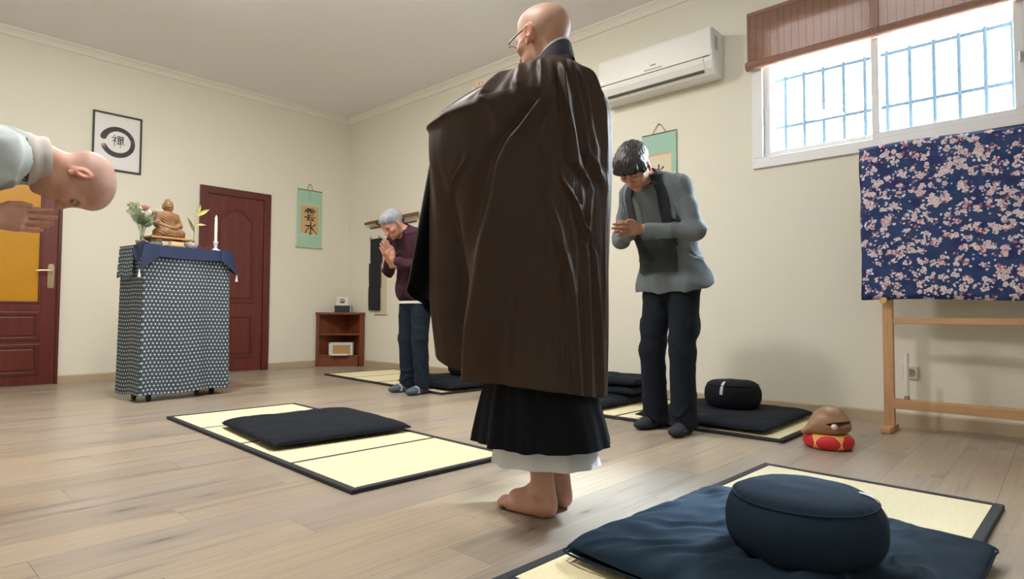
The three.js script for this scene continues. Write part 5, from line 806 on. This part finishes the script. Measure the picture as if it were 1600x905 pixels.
  // folds: paths of [angle, level], half width and height in metres
  const folds = [
    [[[-34, 2.3], [-12, 3.4], [-4, 4.5], [5, 6]], 0.020, 0.034], [[[-26, 4.3], [-22, 5], [-20, 6]], 0.022, 0.014], [[[-41, 2.9], [-44, 3.5]], 0.012, 0.008], [[[-40, 3.6], [-52, 4.1], [-66, 4.9], [-70, 6]], 0.012, 0.014],
    [[[-56, 1.2], [-60, 2.3], [-72, 3.0], [-104, 3.45]], 0.013, 0.018], [[[-52, 3.3], [-76, 3.75], [-104, 4.4], [-112, 6]], 0.013, 0.016], [[[-84, 1.2], [-94, 2.2], [-108, 3.0]], 0.014, 0.018], [[[-72, 0.8], [-80, 2.0], [-92, 2.8], [-118, 3.3]], 0.011, 0.014],
    [[[-100, 3.5], [-88, 4.3], [-86, 6]], 0.016, 0.012], [[[-110, 0.9], [-122, 2.4], [-126, 4], [-128, 6]], 0.018, 0.016], [[[-30, 0.8], [-34, 1.6], [-40, 2.4]], 0.010, 0.008], [[[10, 0.8], [0, 1.5], [-8, 2.4], [-14, 2.9]], 0.013, 0.013], [[[-6, 0.75], [-16, 1.5], [-24, 2.3]], 0.011, 0.010], [[[28, 0.8], [22, 1.5], [20, 2.0]], 0.012, 0.010],
    [[[3, 3.05], [20, 3.7], [25, 5], [28, 6]], 0.014, 0.014], [[[44, 2.3], [46, 4], [44, 6]], 0.022, 0.014], [[[60, 2.2], [62, 6]], 0.022, 0.012], [[[-48, 4.6], [-42, 6]], 0.020, 0.008], [[[170, 1.2], [176, 6]], 0.02, 0.016], [[[205, 1.2], [208, 6]], 0.02, 0.014], [[[110, 1.5], [118, 6]], 0.02, 0.012]];
  for (const f of folds) f[0] = f[0].map(([a, q]) => [a, q <= 2 ? q : q < 3 ? 2 + (q - 2) * 2 : q + 1]);
  const angAt = (u) => { const t = u * TH.length, i = Math.floor(t) % TH.length, f = t - Math.floor(t), a = TH[i], b = i + 1 < TH.length ? TH[i + 1] : TH[0] + 360; return a + (b - a) * f; };
  const rob = (u, v, inner) => {
    const t = u * TH.length, q = v * (lev.length - 1), th = angAt(u); const rs = lev.map((l) => crp(l.r, t)), ys = lev.map((l) => crp(l.y, t)); let r = crc(rs, q), y = crc(ys, q), disp = 0;
    for (const [pt, w, h] of folds) {
      const l0 = pt[0][1], l1 = pt[pt.length - 1][1]; if (q < l0 - 0.4 || q > l1 + 0.4) continue;
      let c = pt[0][0]; for (let k = 0; k < pt.length - 1; k++) if (q >= pt[k][1]) c = mix(pt[k][0], pt[k + 1][0], smooth(0, 1, clamp((q - pt[k][1]) / (pt[k + 1][1] - pt[k][1]))) * 0.5 + 0.5 * clamp((q - pt[k][1]) / (pt[k + 1][1] - pt[k][1])));
      let d = ((th - c + 540) % 360) - 180; d *= D * r; const e = d / (w * (0.7 + 0.3 * (q - l0)));
      const env = smooth(l0 - 0.3, l0 + 0.45, q) * (l1 >= 7 ? 1 - 0.35 * smooth(6, 7, q) : 1 - smooth(l1 - 0.5, l1 + 0.3, q));
      disp += h * env * (Math.pow(1 + e * e, -1.5) - 0.55 * Math.exp(-Math.pow((e - 2.0) / 1.1, 2)) - 0.3 * Math.exp(-Math.pow((e + 2.2) / 1.2, 2)));
    }
    disp += (0.004 * noise(Math.cos(th * D) * 7, y * 1.2, Math.sin(th * D) * 7) + 0.0025 * noise(Math.cos(th * D) * 16, y * 3, Math.sin(th * D) * 16)) * smooth(1, 2, q);
    r += disp * smooth(0.3, 1.2, q) - (inner ? 0.007 : 0); return [r * Math.cos(th * D), y + (inner ? -0.0005 : 0) + (q < 2 ? disp * 0.8 : 0), r * Math.sin(th * D) - 0.015];
  };
  const NV = 170, rg = gridGeo(420, NV + 12, (u, v) => { const k = v * (NV + 12); const uu = 1 - u; return k <= NV ? rob(uu, k / NV, false) : rob(uu, 1 - (k - NV - 1) * 0.015, true); }, true);
  const fabric = dataTex(256, 256, (u, v) => { const q = 128 + 40 * noise(u * 128, v * 20, 1) + 40 * noise(u * 20, v * 128, 5); return [q, q, q]; }, false); fabric.repeat.set(10, 8);
  mesh('robe', rg, phys({ color: new THREE.Color(0.033, 0.0165, 0.0095), roughness: 0.58, specularIntensity: 0.5, side: THREE.DoubleSide, bumpMap: fabric, bumpScale: 0.0004 }), p, 'long brown outer robe with deep folds');
  const loft = (levels, n, nv, wave, off = [0, 0]) => gridGeo(n, nv, (u, v) => { const a = -u * Math.PI * 2, q = v * (levels.length - 1), L = (k) => crc(levels.map((l) => l[k]), q); const w = wave(a, v); return [L(0) + (L(1) + w) * Math.cos(a), L(3) + (L(4) || 0) * Math.cos(a + 0.83), L(5) + (L(2) + w) * Math.sin(a)]; }, true);
  // levels: centre x, radius x, radius z, y, tilt, centre z
  const blackM = dull(0.006, 0.007, 0.010, { side: THREE.DoubleSide });
  mesh('black_skirt', loft([[0.0, 0.15, 0.14, 0.62, 0, 0.0], [0.016, 0.176, 0.172, 0.50, 0, 0.02], [0.016, 0.194, 0.206, 0.42, 0, 0.018], [0.012, 0.212, 0.238, 0.33, 0, 0.016], [0.01, 0.225, 0.262, 0.244, -0.006, 0.015]], 240, 40, (a, v) => 0.010 * v * (Math.sin(a * 13 + 0.8) * 0.6 + Math.sin(a * 23) * 0.4) * (Math.cos(a + 2.3) < 0 ? 1.6 : 0.6)), blackM, p, 'black under robe skirt');
  mesh('white_underskirt', loft([[0.01, 0.12, 0.12, 0.36, 0, 0.015], [0.005, 0.155, 0.175, 0.27, 0, 0.01], [0.0, 0.175, 0.205, 0.160, 0.010, 0.005]], 200, 24, (a, v) => 0.012 * v * (Math.sin(a * 5 + 1) * 0.5 + Math.sin(a * 11) * 0.5)), std(new THREE.Color(0.72, 0.74, 0.78), 0.8, { side: THREE.DoubleSide }), p, 'white underskirt hem');
  // black sleeve hanging in front from the raised forearm
  mesh('black_sleeve', gridGeo(64, 40, (u, v) => { const a = -u * Math.PI * 2, w = mix(0.10, 0.155, v), th = mix(0.045, 0.022, v), cx = mix(0.20, 0.235, v), cz = mix(0.30, 0.415, Math.pow(v, 0.8)), y = mix(1.33, 0.735 + 0.06 * Math.cos(a), v); const c = Math.sign(Math.cos(a)) * Math.pow(Math.abs(Math.cos(a)), 0.6) * w, s = Math.sin(a) * (th + 0.006 * Math.sin(a * 5 + v * 3)); return [cx + c * 0.80 + s * 0.6, y, cz - c * 0.55 + s * 0.8]; }, true), blackM, p, 'black inner sleeve');
  // collars
  const collar = (r0, r1, h, tilt, mat, name, lab) => mesh(name, gridGeo(64, 10, (u, v) => { const a = -u * 6.2832, back = 0.5 - 0.5 * Math.sin(a), r = mix(r0, r1, v), hh = h * (0.35 + 0.65 * back); return [Math.cos(a) * r, 1.578 + 0.022 * back - 0.045 * (1 - back) + hh * (1 - v), Math.sin(a) * r - 0.025 - 0.012 * back]; }, true), mat, p, lab);
  collar(0.066, 0.080, 0.062, 0, std(new THREE.Color(0.014, 0.013, 0.028), 0.8, { side: THREE.DoubleSide }), 'collar', 'dark navy standing collar');
  collar(0.062, 0.068, 0.072, 0, std(new THREE.Color(0.6, 0.6, 0.62), 0.8, { side: THREE.DoubleSide }), 'inner_collar', 'white inner collar');
}
scene.traverse((o) => { if (o.isMesh) { o.castShadow = true; o.receiveShadow = true; } });
renderer.render(scene, camera);
